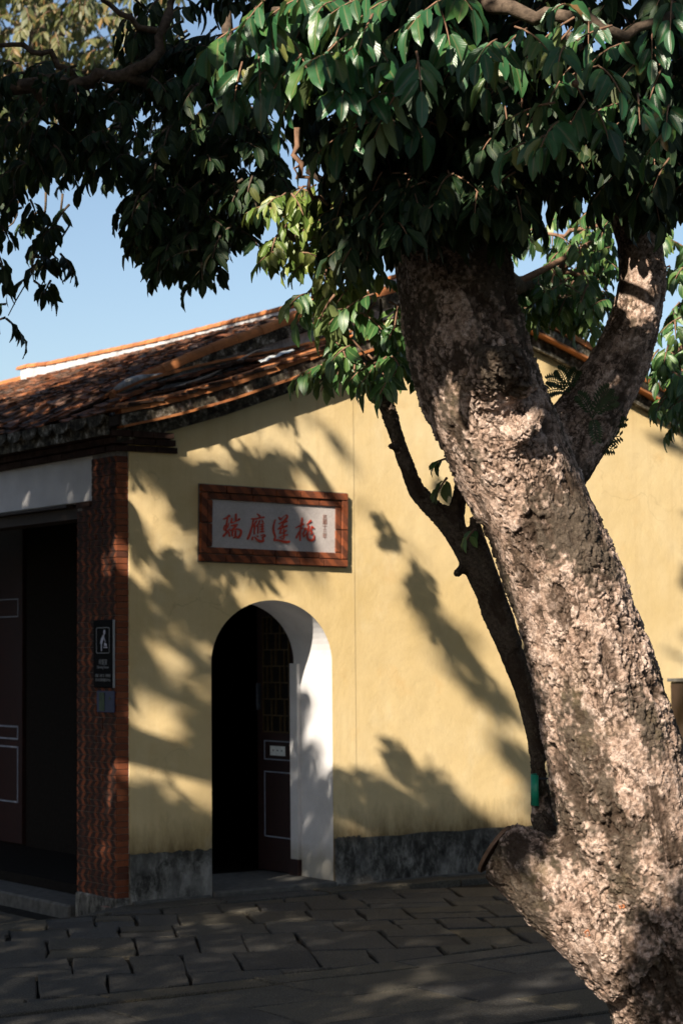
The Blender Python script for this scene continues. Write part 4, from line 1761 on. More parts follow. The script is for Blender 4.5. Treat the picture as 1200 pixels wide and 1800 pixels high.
def bark_up(me, axis, amp=1.0, cell=0.031, lich=1.0):
    n_ = len(me.vertices)
    co = np.empty(n_ * 3)
    me.vertices.foreach_get('co', co)
    co = co.reshape(-1, 3)
    no_ = np.empty(n_ * 3)
    me.vertices.foreach_get('normal', no_)
    no_ = no_.reshape(-1, 3)
    ax = np.asarray(axis, float)
    ax /= np.linalg.norm(ax)
    u_ = np.cross(ax, (0.3, 1, 0.1))
    u_ /= np.linalg.norm(u_)
    v_ = np.cross(ax, u_)
    q = co @ np.stack([u_, v_, ax], 1)
    wq = q + cell * 1.25 * (np.stack([fbm(q * 0.8 / cell, 3, 5), fbm(q * 0.8 / cell, 3, 15), fbm(q * 0.8 / cell, 3, 25)], 1) - 0.5)
    wq = wq + 0.012 * (np.stack([vnoise(q * 90, 6), vnoise(q * 90, 16), vnoise(q * 90, 26)], 1) - 0.5)
    f1, f2, cid = worley(wq * np.array([1 / cell, 1 / cell, 0.66 / cell]), 3)
    brk = fbm(q * 12, 3, 123)
    cr = sstep(0.0, 0.20, f2 - f1 + 1.3 * np.maximum(0, brk - 0.50))
    g1, g2, cid2 = worley(wq * np.array([2.1 / cell, 2.1 / cell, 1.5 / cell]), 31)
    cr2 = sstep(0.0, 0.22, g2 - g1)
    big = fbm(q * np.array([4, 4, 2.2]), 4, 44) - 0.5
    mid_ = fbm(q * np.array([20, 20, 12]), 4, 77) - 0.5
    fine_ = fbm(q * np.array([80, 80, 60]), 2, 88) - 0.5
    fl = fbm(q * np.array([13, 13, 7]), 3, 60)
    fiss = np.abs(fbm(q * np.array([15, 15, 3.2]) + 2.0 * (wq - q) / cell * 0.25, 3, 140) - 0.5)
    fiss = sstep(0.0, 0.035, fiss + 0.05 * sstep(0.45, 0.6, brk))
    deep = sstep(0.585, 0.64, fl)                         # pits where plates have fallen
    rough = 0.35 + 1.0 * sstep(0.38, 0.62, fbm(q * np.array([5.5, 5.5, 3.0]), 3, 200))
    dsp = amp * (0.034 * big + rough * (0.0085 * cr * (0.15 + 1.1 * cid) + 0.0042 * cr2 * (0.2 + cid2) + 0.017 * mid_ - 0.012 * deep) + 0.005 * fine_ - 0.011 * (1 - fiss) - 0.009)
    co2 = co + no_ * dsp[:, None]
    me.vertices.foreach_set('co', co2.ravel())
    li = (fbm(q * np.array([6.5, 6.5, 2.6]), 5, 91) * 0.8 + 0.2 * vnoise(q * 70, 95)) * lich
    for nm, val in (('crack', np.clip((0.35 + 0.65 * fiss) * (0.10 + 0.90 * cr) * (0.60 + 0.40 * cr2) * (1 - 0.7 * deep) * (0.5 + 0.5 * sstep(-0.2, -0.04, mid_)), 0, 1)), ('plate', np.clip(0.55 * cid + 0.45 * cid2, 0, 1)), ('lichen', li)):
        me.attributes.new(nm, 'FLOAT', 'POINT').data.foreach_set('value', val.astype(np.float32))
    me.polygons.foreach_set('use_smooth', np.ones(len(me.polygons), bool))
    me.update()
    return me


def to_tree(me, name, parent=None, base=None):
    """mesh in world space -> object under its tree"""
    base = TB if base is None else base
    me.transform(Matrix.Translation(-Vector(base)))
    o_ = bpy.data.objects.new(name, me)
    return link(o_, parent or tree)


b = MB()
px_tube(b, [(1275, 1980, 8.15, 190), (1228, 1800, 8.1, 140), (1160, 1620, 8.05, 138), (1108, 1450, 8.0, 132), (1075, 1300, 8.0, 118), (1035, 1150, 8.0, 107), (1001, 1045, 8.0, 100), (961, 945, 8.0, 100), (920, 850, 8.0, 102), (870, 750, 8.0, 108), (832, 650, 8.0, 108), (808, 550, 8.05, 106), (788, 440, 8.1, 100), (775, 330, 8.15, 96), (770, 200, 8.2, 90), (790, 40, 8.3, 80)], 24)
px_tube(b, [(1120, 1660, 8.0, 120), (1040, 1613, 7.98, 86), (970, 1555, 7.98, 82), (915, 1518, 8.0, 66), (876, 1494, 8.03, 58)], 20)
px_tube(b, [(1190, 1690, 8.0, 110), (1120, 1700, 7.96, 70), (1060, 1650, 7.96, 50)], 14)
px_tube(b, [(1240, 1780, 8.0, 120), (1350, 1990, 7.8, 110)], 14)
px_tube(b, [(1235, 1800, 8.1, 120), (1180, 1960, 7.9, 80)], 14)
# burl with a hollow under it
px_tube(b, [(862, 705, 7.82, 40), (856, 645, 7.69, 42), (872, 610, 7.68, 30)], 14)
px_tube(b, [(915, 685, 7.76, 30), (902, 640, 7.66, 36), (880, 610, 7.66, 24)], 14)
px_tube(b, [(895, 785, 7.78, 18), (925, 755, 7.71, 19), (952, 720, 7.74, 17)], 12)
trunk_me = organic(b, 'trunk', 0.019, 5, 2)
axis = P(870, 750, 8) - P(1108, 1450, 8)
bark_up(trunk_me, axis)
to_tree(trunk_me, 'trunk')
# sawn face of the stub
b = MB()
c0 = P(873, 1493, 8.03)
ndir = P(873, 1493, 8.045) - P(957, 1555, 7.97)
Rf = frame(ndir, (0, 0, 1))
ring = []
for k in range(22):
    a = 2 * math.pi * k / 22
    ring.append(c0 + Rf[:, 0] * 0.012 + (Rf[:, 1] * math.cos(a) + Rf[:, 2] * math.sin(a)) * 0.108 * (1 + 0.05 * math.sin(3 * a)))
b.prism([q - TB - Rf[:, 0] * 0.012 for q in ring], Rf[:, 0] * 0.014)
b.build('cut_face', M['cutwood'], tree)

# right-hand limb
b = MB()
px_tube(b, [(930, 870, 8.1, 70), (985, 800, 8.2, 66), (1040, 725, 8.25, 62), (1085, 645, 8.28, 55), (1115, 565, 8.3, 46), (1128, 490, 8.32, 41), (1122, 420, 8.35, 43), (1100, 360, 8.35, 36), (1070, 300, 8.4, 30), (1030, 180, 8.5, 26), (1000, 60, 8.6, 20)], 18)
px_tube(b, [(1130, 440, 8.35, 30), (1150, 380, 8.38, 24), (1165, 290, 8.4, 22), (1190, 150, 8.5, 18)], 12)
limb_me = organic(b, 'limb', 0.02, 4, 2)
bark_up(limb_me, P(1115, 565, 8.3) - P(1040, 725, 8.25), 0.55, 0.022, 0.9)
to_tree(limb_me, 'limb')

# thin second stem behind the trunk
b = MB()
px_tube(b, [(975, 1500, 8.2, 28), (960, 1462, 8.3, 23), (951, 1428, 8.38, 23), (951, 1385, 8.4, 13), (941, 1290, 8.45, 17), (922, 1205, 8.5, 21), (886, 1115, 8.5, 23), (856, 1045, 8.5, 22), (826, 985, 8.5, 21), (800, 932, 8.5, 25), (768, 900, 8.5, 18), (730, 862, 8.5, 17), (708, 800, 8.52, 14), (687, 735, 8.55, 14), (668, 680, 8.55, 13), (662, 625, 8.55, 10), (670, 560, 8.6, 7), (668, 520, 8.6, 5)], 14)
px_tube(b, [(795, 940, 8.5, 20), (805, 880, 8.5, 16), (818, 825, 8.48, 15), (850, 760, 8.45, 12)], 12)
px_tube(b, [(905, 1140, 8.46, 15), (872, 1040, 8.44, 17), (846, 965, 8.44, 15), (830, 905, 8.45, 10)], 12)
px_tube(b, [(700, 790, 8.5, 7), (683, 783, 8.46, 5)], 8)
px_tube(b, [(812, 1000, 8.47, 12), (800, 1010, 8.42, 7)], 8)
stem_me = organic(b, 'second_stem', 0.011, 3, 1)
bark_up(stem_me, P(806, 932, 8.5) - P(945, 1290, 8.4), 0.55, 0.020, 1.5)
to_tree(stem_me, 'second_stem')
from mathutils.bvhtree import BVHTree
tv = np.empty(len(trunk_me.vertices) * 3)
trunk_me.vertices.foreach_get('co', tv)
tv = tv.reshape(-1, 3)


def on_trunk(px_, py_):
    """surface point and normal of the trunk on a line of sight"""
    r_ = ray(px_, py_)
    rel_ = tv + TB - CAM
    tt = rel_ @ r_ / (r_ @ r_)
    dist = np.linalg.norm(rel_ - tt[:, None] * r_, axis=1)
    ok = dist < 0.012
    k_ = np.where(ok)[0][np.argmin(tt[ok])] if ok.any() else int(np.argmin(dist))
    return tv[k_], np.array(trunk_me.vertices[k_].normal)


for (px_, py_, r_) in ((1035, 1645, 0.013), (1088, 1597, 0.010)):
    p_, n_ = on_trunk(px_, py_)
    F_ = frame(n_, (0, 0, 1))
    b = MB()
    for rad_, hh_ in ((1.25, -0.012), (1.0, 0.0005), (0.55, -0.002)):
        for k in range(9):
            a = 2 * math.pi * k / 9
            w_ = r_ * rad_ * (1 + 0.35 * math.sin(2 * a + px_) + 0.2 * math.sin(5 * a))
            b.v.append(tuple(p_ + F_[:, 0] * hh_ + F_[:, 1] * math.cos(a) * w_ + F_[:, 2] * math.sin(a) * w_ * 0.8))
    for ring_ in range(2):
        for k in range(9):
            b.f.append((ring_ * 9 + k, ring_ * 9 + (k + 1) % 9, ring_ * 9 + 9 + (k + 1) % 9, ring_ * 9 + 9 + k))
    b.f.append(tuple(range(18, 27)))
    b.m = [0] * len(b.f)
    b.build('scar', M['scar'], tree)

# --- leaves of the tree -------------------------------------------------------
rg = random.Random(3)
near_anchor = [(440, 85), (470, 60), (500, 95), (455, 130), (555, 45), (590, 40), (625, 50), (655, 60), (530, 130), (560, 150), (600, 130), (640, 110), (505, 190), (590, 200), (630, 190), (680, 130), (715, 170), (735, 105), (760, 60), (795, 75), (825, 120), (865, 125), (690, 215), (715, 30), (780, 10), (545, 0), (890, 45), (935, 30), (985, 25), (880, 85), (925, 85), (985, 85), (1035, 50), (1075, 80), (975, 130), (1005, 150), (1050, 150), (1105, 110), (1145, 75), (1180, 30), (1165, 150), (975, 215), (1005, 250), (1045, 225), (1080, 235), (1120, 200), (1175, 220), (960, 280), (640, 250), (480, 20)]
nl, ntw = [], []
near_anchor += [(x_ + rg.uniform(-30, 30), y_ + rg.uniform(-40, 25)) for x_, y_ in near_anchor if x_ < 900 or rg.random() < 0.4]
for (ax_, ay_) in near_anchor:
    d_ = rg.uniform(6.8, 7.45)
    if ax_ > 860:
        for _ in range(12):
            if clear(P(ax_, ay_, d_), 1.0, 0.55):
                break
            d_ = rg.uniform(6.9, 8.3)
        else:
            if rg.random() < 0.6:
                continue
    l_, t_ = spray(rg, P(ax_, ay_ - 35, d_), rg.uniform(0.112, 0.145) * (0.82 if ax_ > 850 else 1.0), 3, length=0.21, droop=1.0)
    nl += l_
    ntw.append(t_)
vis = [l for l in nl if -30 < proj(np.array(l[0]))[1] < 420]
vis.sort(key=lambda l: proj(np.array(l[0]))[2])
LM = []
for k, (V, UV, Fc) in enumerate(TP_NEAR):
    LM.append(leaf_mesh('leaf', [(np.zeros(3), np.eye(3), 1.0)], [TP_NEAR[k]], M['leaf_one']))
for l in vis[:300]:
    inst('leaf', rg.choice(LM), tree, tuple(np.array(l[0]) - TB), l[1].tolist(), (l[2],) * 3)
rest_l = vis[300:] + [l for l in nl if not (-30 < proj(np.array(l[0]))[1] < 420)]


def rel(lv, base):
    return [(np.array(l[0]) - base, l[1], l[2]) for l in lv]


# denser, deeper leaves between the near sprays and the limbs
l1, t1 = fill(rg, [(430, -120), (1320, -120), (1320, 330), (1100, 330), (960, 260), (800, 240), (650, 230), (540, 150), (470, 60)], 400, 7.3, 8.2, 0.108, 4, sun=0.9)
l2, t2 = fill(rg, [(560, 180), (640, 190), (940, 190), (930, 330), (905, 400), (860, 375), (760, 360), (690, 420), (640, 440), (600, 400), (610, 300)], 320, 7.7, 9.0, 0.10, 4, sun=0.5)
l2b, t2b = fill(rg, [(670, 300), (930, 290), (915, 360), (880, 375), (780, 365), (700, 395), (660, 380)], 90, 7.3, 7.75, 0.092, 4)
l3, t3 = fill(rg, [(900, 160), (1330, 160), (1330, 330), (1120, 330), (930, 310)], 110, 7.5, 8.4, 0.105, 4, sun=0.9)
leaf_obj('outer_foliage', rel(rest_l, TB), TP_NEAR, M['leaf_outer'], tree)
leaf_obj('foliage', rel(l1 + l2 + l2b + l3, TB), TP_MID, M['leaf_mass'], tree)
tl = [[np.array(q) - TB for q in ln] for ln in ntw + t1 + t2 + t2b + t3]
twigs('twigs', tl, 0.0045, M['twig'], tree)
# branches that carry them
br = []
for (pts, r0) in (([(780, 120, 8.2), (690, 60, 7.7), (600, 10, 7.2), (480, 20, 7.0)], 0.035), ([(785, 60, 8.25), (820, 0, 7.6), (900, 20, 7.2), (1000, 30, 7.1), (1100, 60, 7.1), (1190, 20, 7.2)], 0.035),
                  ([(775, 250, 8.15), (690, 200, 7.7), (600, 130, 7.3), (540, 120, 7.1)], 0.028), ([(1030, 180, 8.5), (1000, 120, 7.8), (1000, 60, 7.3)], 0.025),
                  ([(770, 300, 8.2), (690, 330, 8.5), (610, 330, 8.6), (540, 300, 8.7)], 0.03), ([(1190, 150, 8.5), (1150, 160, 8.0), (1080, 180, 7.5)], 0.02),
                  ([(522, 225, 7.6), (528, 290, 7.6), (545, 330, 7.65), (575, 360, 7.8)], 0.013), ([(528, 290, 7.6), (520, 315, 7.6)], 0.006)):
    w_ = wig([P(*q) for q in pts], rg, 3, 0.015)
    bb = MB()
    bb.tube([q - TB for q in w_], [r0 * (1 - 0.55 * i / (len(w_) - 1)) for i in range(len(w_))], 8)
    bb.build('branch', M['twig'] if r0 < 0.02 else M['thin_bark'], tree, smooth=True, fix=False)
# sprays on the second stem and the small sprout at mid height
le, te = [], []
for (ax_, ay_, n_) in ((650, 530, 3), (600, 560, 3), (570, 545, 3), (640, 560, 2), (690, 545, 2), (700, 580, 2), (655, 605, 3), (605, 620, 3), (590, 640, 3), (645, 640, 2), (690, 640, 3), (720, 660, 2), (700, 655, 2), (660, 650, 2), (575, 655, 1), (625, 655, 1)):
    for k in range(n_):
        a_, t_ = spray(rg, P(ax_ + rg.gauss(0, 14), ay_ + rg.gauss(0, 10) - 14, rg.uniform(8.3, 8.7)), 0.088, 4, length=0.17)
        le += a_
        te.append(t_)
for (ax_, ay_) in ((790, 815), (785, 850), (835, 940)):
    a_, t_ = spray(rg, P(ax_, ay_ - 10, 8.4), 0.062, 3)
    le += a_
    te.append(t_)
leaf_obj('stem_foliage', rel(le, TB), TP_MID, M['leaf_mid'], tree)
for pts in ([(664, 640, 8.55), (620, 600, 8.5), (575, 570, 8.45)], [(668, 600, 8.55), (700, 560, 8.5)], [(665, 650, 8.55), (700, 630, 8.5), (730, 650, 8.45)], [(662, 655, 8.55), (610, 630, 8.5), (580, 640, 8.45)]):
    te.append(wig([P(*q) for q in pts], rg, 3, 0.008))
twigs('stem_twigs', [[np.array(q) - TB for q in ln] for ln in te], 0.006, M['twig'], tree)
# a dried fruit on its stalk
b = MB()
b.tube([P(1011, 112, 6.9) - TB, P(1012, 150, 6.9) - TB, P(1026, 175, 6.9) - TB], 0.004, 6)
c_ = P(1010, 147, 6.88) - TB
bm_pts = [c_ + np.array([0, 0, z_]) for z_ in np.linspace(-0.013, 0.013, 7)]
b.tube(bm_pts, [0.004, 0.010, 0.0128, 0.0135, 0.0128, 0.010, 0.004], 10)
b.build('dry_fruit', M['twig'], tree, smooth=True)

# green plastic tag tied to the second stem
tg = empty('green_tree_tag', tuple(P(952, 1388, 8.33)))
tag(tg, 'sliver of a bright green plastic tag tied to the thin dark stem', 'tag')
M['tag'] = simple('green_plastic', (0.012, 0.28, 0.17), 0.35, 0.5, 0.1)
b = MB()
o0 = np.array(tg.location)
cyl = []
for k in range(9):
    a = math.radians(-80 + 160 * k / 8)
    for zz in (-0.062, 0.062):
        cyl.append(-RM[:, 0] * 0.012 + (-RM[:, 0] * math.cos(a) + RM[:, 2] * math.sin(a)) * 0.034 * (1 if abs(zz) else 1) + np.array([0, 0, zz]))
for k in range(8):
    b.f.append((2 * k, 2 * k + 2, 2 * k + 3, 2 * k + 1))
b.v = [tuple(q) for q in cyl]
b.m = [0] * len(b.f)
pl_ = b.build('plate', M['tag'], tg, smooth=True, fix=False)
sm = pl_.modifiers.new('t', 'SOLIDIFY')
sm.thickness = 0.003
b = MB()
rb = [np.array([0.036 * math.cos(a), 0.036 * math.sin(a), 0.045]) for a in np.linspace(0, 2 * math.pi, 17)]
b.tube(rb, 0.0022, 5)
b.build('tie', M['ink'], tg)


# ferns growing on the shaded limb
def fern(px_, py_, d_, fronds, lab):
    f_ = empty('fern', tuple(P(px_, py_, d_)))
    tag(f_, lab, 'fern', 'ferns growing on the limb')
    for (ex, ey) in fronds:
        q = MB()
        e = P(px_ + ex, py_ + ey, d_ - 0.03) - np.array(f_.location)
        m_ = e * 0.5 + np.array([0, 0, 0.03])
        pts = [(1 - t_) ** 2 * np.zeros(3) + 2 * t_ * (1 - t_) * m_ + t_ ** 2 * e for t_ in np.linspace(0, 1, 12)]
        q.tube(pts, 0.0022, 4)
        ln = np.linalg.norm(e)
        for i in range(2, 12):
            tdir = pts[min(i + 1, 11)] - pts[i - 1]
            tdir /= np.linalg.norm(tdir)
            sd = np.cross(tdir, RM[:, 2])
            sd /= np.linalg.norm(sd)
            for s in (-1, 1):
                w_ = ln * 0.20 * math.sin(math.pi * (i / 12.5)) + 0.012
                a = pts[i]
                tip = a + sd * s * w_ + tdir * w_ * 0.55 + RM[:, 2] * rg.uniform(-0.01, 0.01)
                k_ = len(q.v)
                mid1 = (a + tip) / 2 + tdir * 0.007
                mid2 = (a + tip) / 2 - tdir * 0.006
                q.v += [tuple(a), tuple(mid1), tuple(tip), tuple(mid2)]
                q.f.append((k_, k_ + 1, k_ + 2, k_ + 3))
                q.m.append(0)
        q.build('frond', M['fern'], f_, fix=False)


fern(1000, 690, 8.18, [(-38, -22), (-45, 2), (12, -38), (-20, -40)], 'small dark fern on the upper edge of the limb, nearest the trunk')
fern(1022, 795, 8.2, [(66, -28), (55, -5), (48, -45), (20, -40), (10, 12)], 'feathery dark fern hanging beneath the limb against the lit wall')
fern(1062, 760, 8.2, [(36, -18), (28, -30)], 'tiny fern on the underside of the limb, higher than the feathery one')
fern(1040, 735, 7.98, [(30, -52), (42, -30), (-24, -40), (8, 40)], 'fern lying flat on the black shaded face of the limb')

# ----------------------------------------------------------------------------
# the tree that overhangs the roof on the left
# ----------------------------------------------------------------------------
ov = empty('overhanging_tree', (-5.6, -0.9, -0.06))
OB = np.array(ov.location)
tag(ov, 'dark shaded tree whose drooping branches hang over the roof at upper left', 'tree')
rg = random.Random(5)
polyA = [(-160, 90), (120, 110), (300, 120), (430, 150), (495, 270), (500, 320), (455, 330), (380, 330), (300, 330), (240, 330), (150, 300), (60, 300), (-160, 330)]
polyB = [(240, 320), (470, 310), (462, 380), (430, 420), (395, 425), (378, 470), (350, 490), (310, 470), (262, 440), (248, 400)]
polyC = [(-150, 300), (70, 300), (60, 350), (20, 430), (-20, 540), (-150, 560)]
lA, tA = fill(rg, polyA, 430, 9.0, 12.6, 0.088, 4, sun=0.8)
lB, tB = fill(rg, polyB, 150, 9.0, 11.6, 0.088, 4, sun=0.7)
lC, tC = fill(rg, polyC, 90, 9.4, 11.5, 0.085, 3, sun=0.25)
l6, t6 = fill(rg, [(200, -80), (500, -80), (500, 60), (460, 160), (300, 150), (210, 110)], 75, 9.3, 12, 0.10, 3, sun=0.6)
lD, tD = fill(rg, [(90, 320), (125, 330), (118, 400), (105, 430), (112, 470), (96, 500), (60, 510), (20, 560), (0, 560), (40, 430)], 20, 10, 10.6, 0.10, 3)
l5, t5 = fill(rg, [(240, 20), (450, 60), (440, 160), (300, 130), (230, 110)], 45, 9.3, 12, 0.10, 3, sun=0.7)
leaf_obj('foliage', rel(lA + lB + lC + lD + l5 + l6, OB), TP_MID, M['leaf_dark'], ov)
tw_all = tA + tB + tC + tD + t5 + t6
for pts in ([(80, 330, 10.3), (75, 420, 10.3), (55, 480, 10.3), (15, 555, 10.3)], [(112, 340, 10.3), (108, 420, 10.3), (80, 490, 10.3), (60, 520, 10.3)], [(40, 330, 10.3), (30, 380, 10.3), (5, 420, 10.3)],
            [(75, 420, 10.3), (100, 455, 10.3), (112, 500, 10.3)], [(300, 330, 10.3), (320, 400, 10.3), (350, 470, 10.3)], [(330, 330, 10.3), (400, 400, 10.3), (440, 430, 10.3)]):
    tw_all.append(wig([P(*q) for q in pts], rg, 3, 0.012))
twigs('twigs', [[np.array(q) - OB for q in ln] for ln in tw_all], 0.007, M['thin_bark'], ov)
b = MB()
b.tube([q for q in wig([(0, 0, -0.1), (0.05, 0, 1.5), (0.2, -0.1, 2.8), (0.7, -0.4, 3.6), tuple(P(-150, 160, 9.3) - OB)], rg, 4, 0.02)], [0.28 - 0.008 * i for i in range(12)] + [0.17, 0.13, 0.095, 0.065, 0.05], 14)
b.build('trunk', M['thin_bark'], ov, smooth=True, fix=False)
for pts, r0 in (([(-150, 160, 9.3), (60, 150, 9.2), (160, 140, 9.2), (220, 130, 9.2), (270, 100, 9.2), (295, 40, 9.3), (305, -60, 9.4)], 0.038), ([(160, 140, 9.2), (100, 115, 9.2), (60, 90, 9.2), (0, 80, 9.2)], 0.018),
                ([(220, 132, 9.2), (320, 200, 9.6), (420, 260, 10.3)], 0.026), ([(60, 150, 9.2), (120, 240, 9.3), (230, 300, 9.8), (300, 330, 10.3)], 0.026),
                ([(290, 60, 9.3), (230, 30, 9.3), (180, 0, 9.3)], 0.018), ([(395, 100, 10), (400, 20, 10.1), (390, -40, 10.1)], 0.035)):
    w_ = wig([P(*q) for q in pts], rg, 3, 0.02)
    bb = MB()
    bb.tube([q - OB for q in w_], [r0 * (1 - 0.45 * i / (len(w_) - 1)) for i in range(len(w_))], 9)
    bb.build('branch', M['thin_bark'], ov, smooth=True, fix=False)

# ----------------------------------------------------------------------------
# trees further back
# ----------------------------------------------------------------------------
def back_tree(name, loc, label, regions, mat, tpl, rng, trunk, branches, group='trees beyond the leaning tree'):
    t_ = empty(name, loc)
    base = np.array(loc, float)
    tag(t_, label, 'tree', group)
    lv, tw = [], []
    for (poly, n_, d0, d1, L, pairs) in regions:
        a, b_ = fill(rng, poly, n_, d0, d1, L, pairs)
        lv += a
        tw += b_
    leaf_obj('foliage', rel(lv, base), tpl, mat, t_)
    twigs('twigs', [[np.array(q) - base for q in ln] for ln in tw], 0.005, M['twig'], t_)
    q = MB()
    w_ = wig(trunk, rng, 4, 0.03)
    q.tube([np.array(p_) - base for p_ in w_], [0.2 * (1 - 0.6 * i / (len(w_) - 1)) for i in range(len(w_))], 10)
    q.build('trunk', M['thin_bark'], t_, smooth=True, fix=False)
    for pts, r0, m_ in branches:
        w_ = wig([P(*p_) for p_ in pts], rng, 3, 0.015)
        q = MB()
        q.tube([p_ - base for p_ in w_], [r0 * (1 - 0.5 * i / (len(w_) - 1)) for i in range(len(w_))], 7)
        q.build('branch', m_, t_, smooth=True, fix=False)
    return t_


rg = random.Random(9)
# rear limbs of the leaning tree: sunlit foliage seen left of the trunk and in the gap right of it
la, ta = fill(rg, [(470, 335), (560, 320), (620, 330), (640, 420), (620, 480), (560, 470), (510, 455), (475, 440), (480, 400)], 75, 8.9, 9.6, 0.082, 4, sun=0.3)
lb, tb_ = fill(rg, [(560, 470), (640, 440), (680, 470), (660, 510), (600, 510), (560, 505)], 14, 8.9, 9.8, 0.082, 4, sun=0.5)
lc, tc = fill(rg, [(400, 60), (480, 200), (470, 240), (500, 330), (430, 250)], 16, 9.8, 12.0, 0.085, 3, sun=0.8)
leaf_obj('rear_foliage', rel(la + lb + lc, TB), TP_MID, M['leaf_lime'], tree)
ld, td = fill(rg, [(890, 390), (960, 370), (1060, 350), (1080, 420), (1075, 480), (1065, 550), (1020, 560), (985, 530), (940, 540), (915, 550), (900, 490), (925, 480), (960, 440), (1000, 420), (960, 420), (890, 430)], 100, 10.4, 11.6, 0.085, 4)
le_, te_ = fill(rg, [(915, 480), (1060, 470), (1050, 545), (930, 545)], 34, 10.4, 11.2, 0.095, 4)
leaf_obj('rear_foliage', rel(ld + le_, TB), TP_MID, M['leaf_mid'], tree)
twigs('rear_twigs', [[np.array(q) - TB for q in ln] for ln in ta + tb_ + tc + td + te_], 0.005, M['twig'], tree)
for pts, r0, mm_ in (([(775, 330, 8.15), (740, 330, 8.7), (690, 390, 9.0), (600, 420, 9.2), (530, 410, 9.2), (490, 420, 9.2)], 0.05, M['thin_bark']),
                     ([(690, 388, 9.0), (640, 340, 9.1), (560, 380, 9.2)], 0.02, M['twig']),
                     ([(800, 420, 8.2), (850, 470, 9.2), (900, 500, 10.2), (960, 520, 10.9), (1040, 540, 11.0)], 0.07, M['thin_bark']),
                     ([(955, 519, 10.9), (985, 470, 10.6), (1003, 452, 10.6)], 0.032, M['twig']), ([(985, 480, 10.6), (1030, 480, 10.7), (1060, 470, 10.8)], 0.016, M['twig']),
                     ([(900, 500, 10.2), (1080, 400, 11), (1000, 405, 10.9), (940, 420, 11)], 0.018, M['twig'])):
    w_ = wig([P(*q) for q in pts], rg, 3, 0.015)
    bb = MB()
    bb.tube([q - TB for q in w_], [r0 * (1 - 0.55 * i / (len(w_) - 1)) for i in range(len(w_))], 8)
    bb.build('branch', mm_, tree, smooth=True, fix=False)
rt_ = tuple(P(1345, 1140, 11.0) * np.array([1, 1, 0]))
back_tree('bright_green_tree', rt_, 'bright green drooping tree at the right edge before the ochre wall',
          [([(1230, -60), (1460, -60), (1480, 420), (1230, 400)], 90, 9.8, 11.5, 0.09, 4), ([(1150, 380), (1300, 360), (1300, 700), (1215, 690), (1165, 660), (1160, 600), (1185, 560), (1165, 470)], 95, 9.8, 11.2, 0.09, 4),
           ([(1150, 590), (1200, 580), (1290, 600), (1290, 760), (1190, 740), (1160, 690)], 45, 9.6, 10.6, 0.085, 4)],
          M['leaf_mid'], TP_MID, rg, [rt_, tuple(P(1340, 900, 11)), tuple(P(1320, 600, 11)), tuple(P(1300, 380, 11)), tuple(P(1310, 150, 11)), tuple(P(1290, -80, 11))],
          [([(1280, 560, 10.8), (1210, 600, 10.4), (1170, 640, 10.2)], 0.02, M['twig'])])
ft_ = (-5.5, 13.0, 0.0)
back_tree('distant_olive_tree', ft_, 'distant olive tree catching light at the top left corner',
          [([(-120, -120), (330, -120), (300, 60), (240, 110), (150, 140), (-120, 130)], 620, 21, 24, 0.14, 4), ([(-120, 80), (200, 120), (150, 300), (-120, 300)], 110, 21, 24, 0.13, 4)],
          M['leaf_olive'], TP_FAR, rg, [ft_, (-5.6, 13, 3), tuple(P(60, 200, 23)), tuple(P(70, 40, 23)), tuple(P(80, -150, 23))],
          [([(105, 130, 22), (108, 80, 22), (110, 20, 22)], 0.04, M['thin_bark']), ([(60, 130, 23), (150, 130, 22), (220, 115, 22)], 0.05, M['thin_bark'])])

# dead twig and a scrap of paper lying on the roof, dry weeds at the verge
tw_ = empty('fallen_twig', (1.0, 0.3, zt(1.0) + 0.05))
tag(tw_, 'long pale dead twig lying on the dark tiles above the verge', 'twig')
b = MB()
base = np.array(tw_.location)
pts = [np.array([x_, y_, zt(x_) + 0.055 + h_]) - base for x_, y_, h_ in ((0.35, 0.12, 0.0), (0.62, 0.22, 0.012), (0.85, 0.27, 0.02), (1.1, 0.33, 0.05), (1.3, 0.36, 0.08), (1.42, 0.37, 0.06))]
M['pale'] = simple('pale_dead_wood', (0.34, 0.29, 0.24), 0.9, 0.1)
b.tube(pts, [0.009, 0.010, 0.008, 0.007, 0.005, 0.003], 6)
b.tube([pts[3], pts[3] + np.array([0.16, 0.08, 0.05])], [0.005, 0.002], 5)
b.build('stick', M['pale'], tw_, smooth=True, fix=False)
sc_ = empty('paper_scrap', (1.36, 0.20, zt(1.36) + 0.045))
tag(sc_, 'crumpled whitish scrap lying on the tiles below the fallen twig', 'scrap')
b = MB()
n_ = 6
for i in range(n_ + 1):
    for j in range(4):
        b.v.append(((i / n_ - 0.5) * 0.28, (j / 3 - 0.5) * 0.14, 0.36 * (i / n_ - 0.5) * 0.28 + RND.uniform(0, 0.035)))
for i in range(n_):
    for j in range(3):
        b.f.append((i * 4 + j, i * 4 + j + 1, i * 4 + j + 5, i * 4 + j + 4))
        b.m.append(0)
b.build('sheet', M['paper'], sc_, fix=False)
for k, (x_, lab) in enumerate(((1.80, 'dry weed stalk with a round seed head standing on the verge tiles'),)):
    wd = empty('dry_weed', (x_, -0.06, zt(x_) + 0.02))
    tag(wd, lab, 'weed')
    b = MB()
    for dx, hh_ in ((0.0, 0.11), (0.06, 0.12), (0.035, 0.06)):
        b.tube([(dx, 0, -0.02), (dx + 0.01, 0, hh_ * 0.5), (dx - 0.005, 0, hh_)], [0.004, 0.003, 0.002], 5)
    b.build('stalk', M['pale'], wd)
    b = MB()
    b.tube([(0.055, 0, 0.105 + q) for q in (0, 0.008, 0.018, 0.026)], [0.006, 0.014, 0.014, 0.005], 8)
    b.build('seed_head', M['pale'], wd, smooth=True)

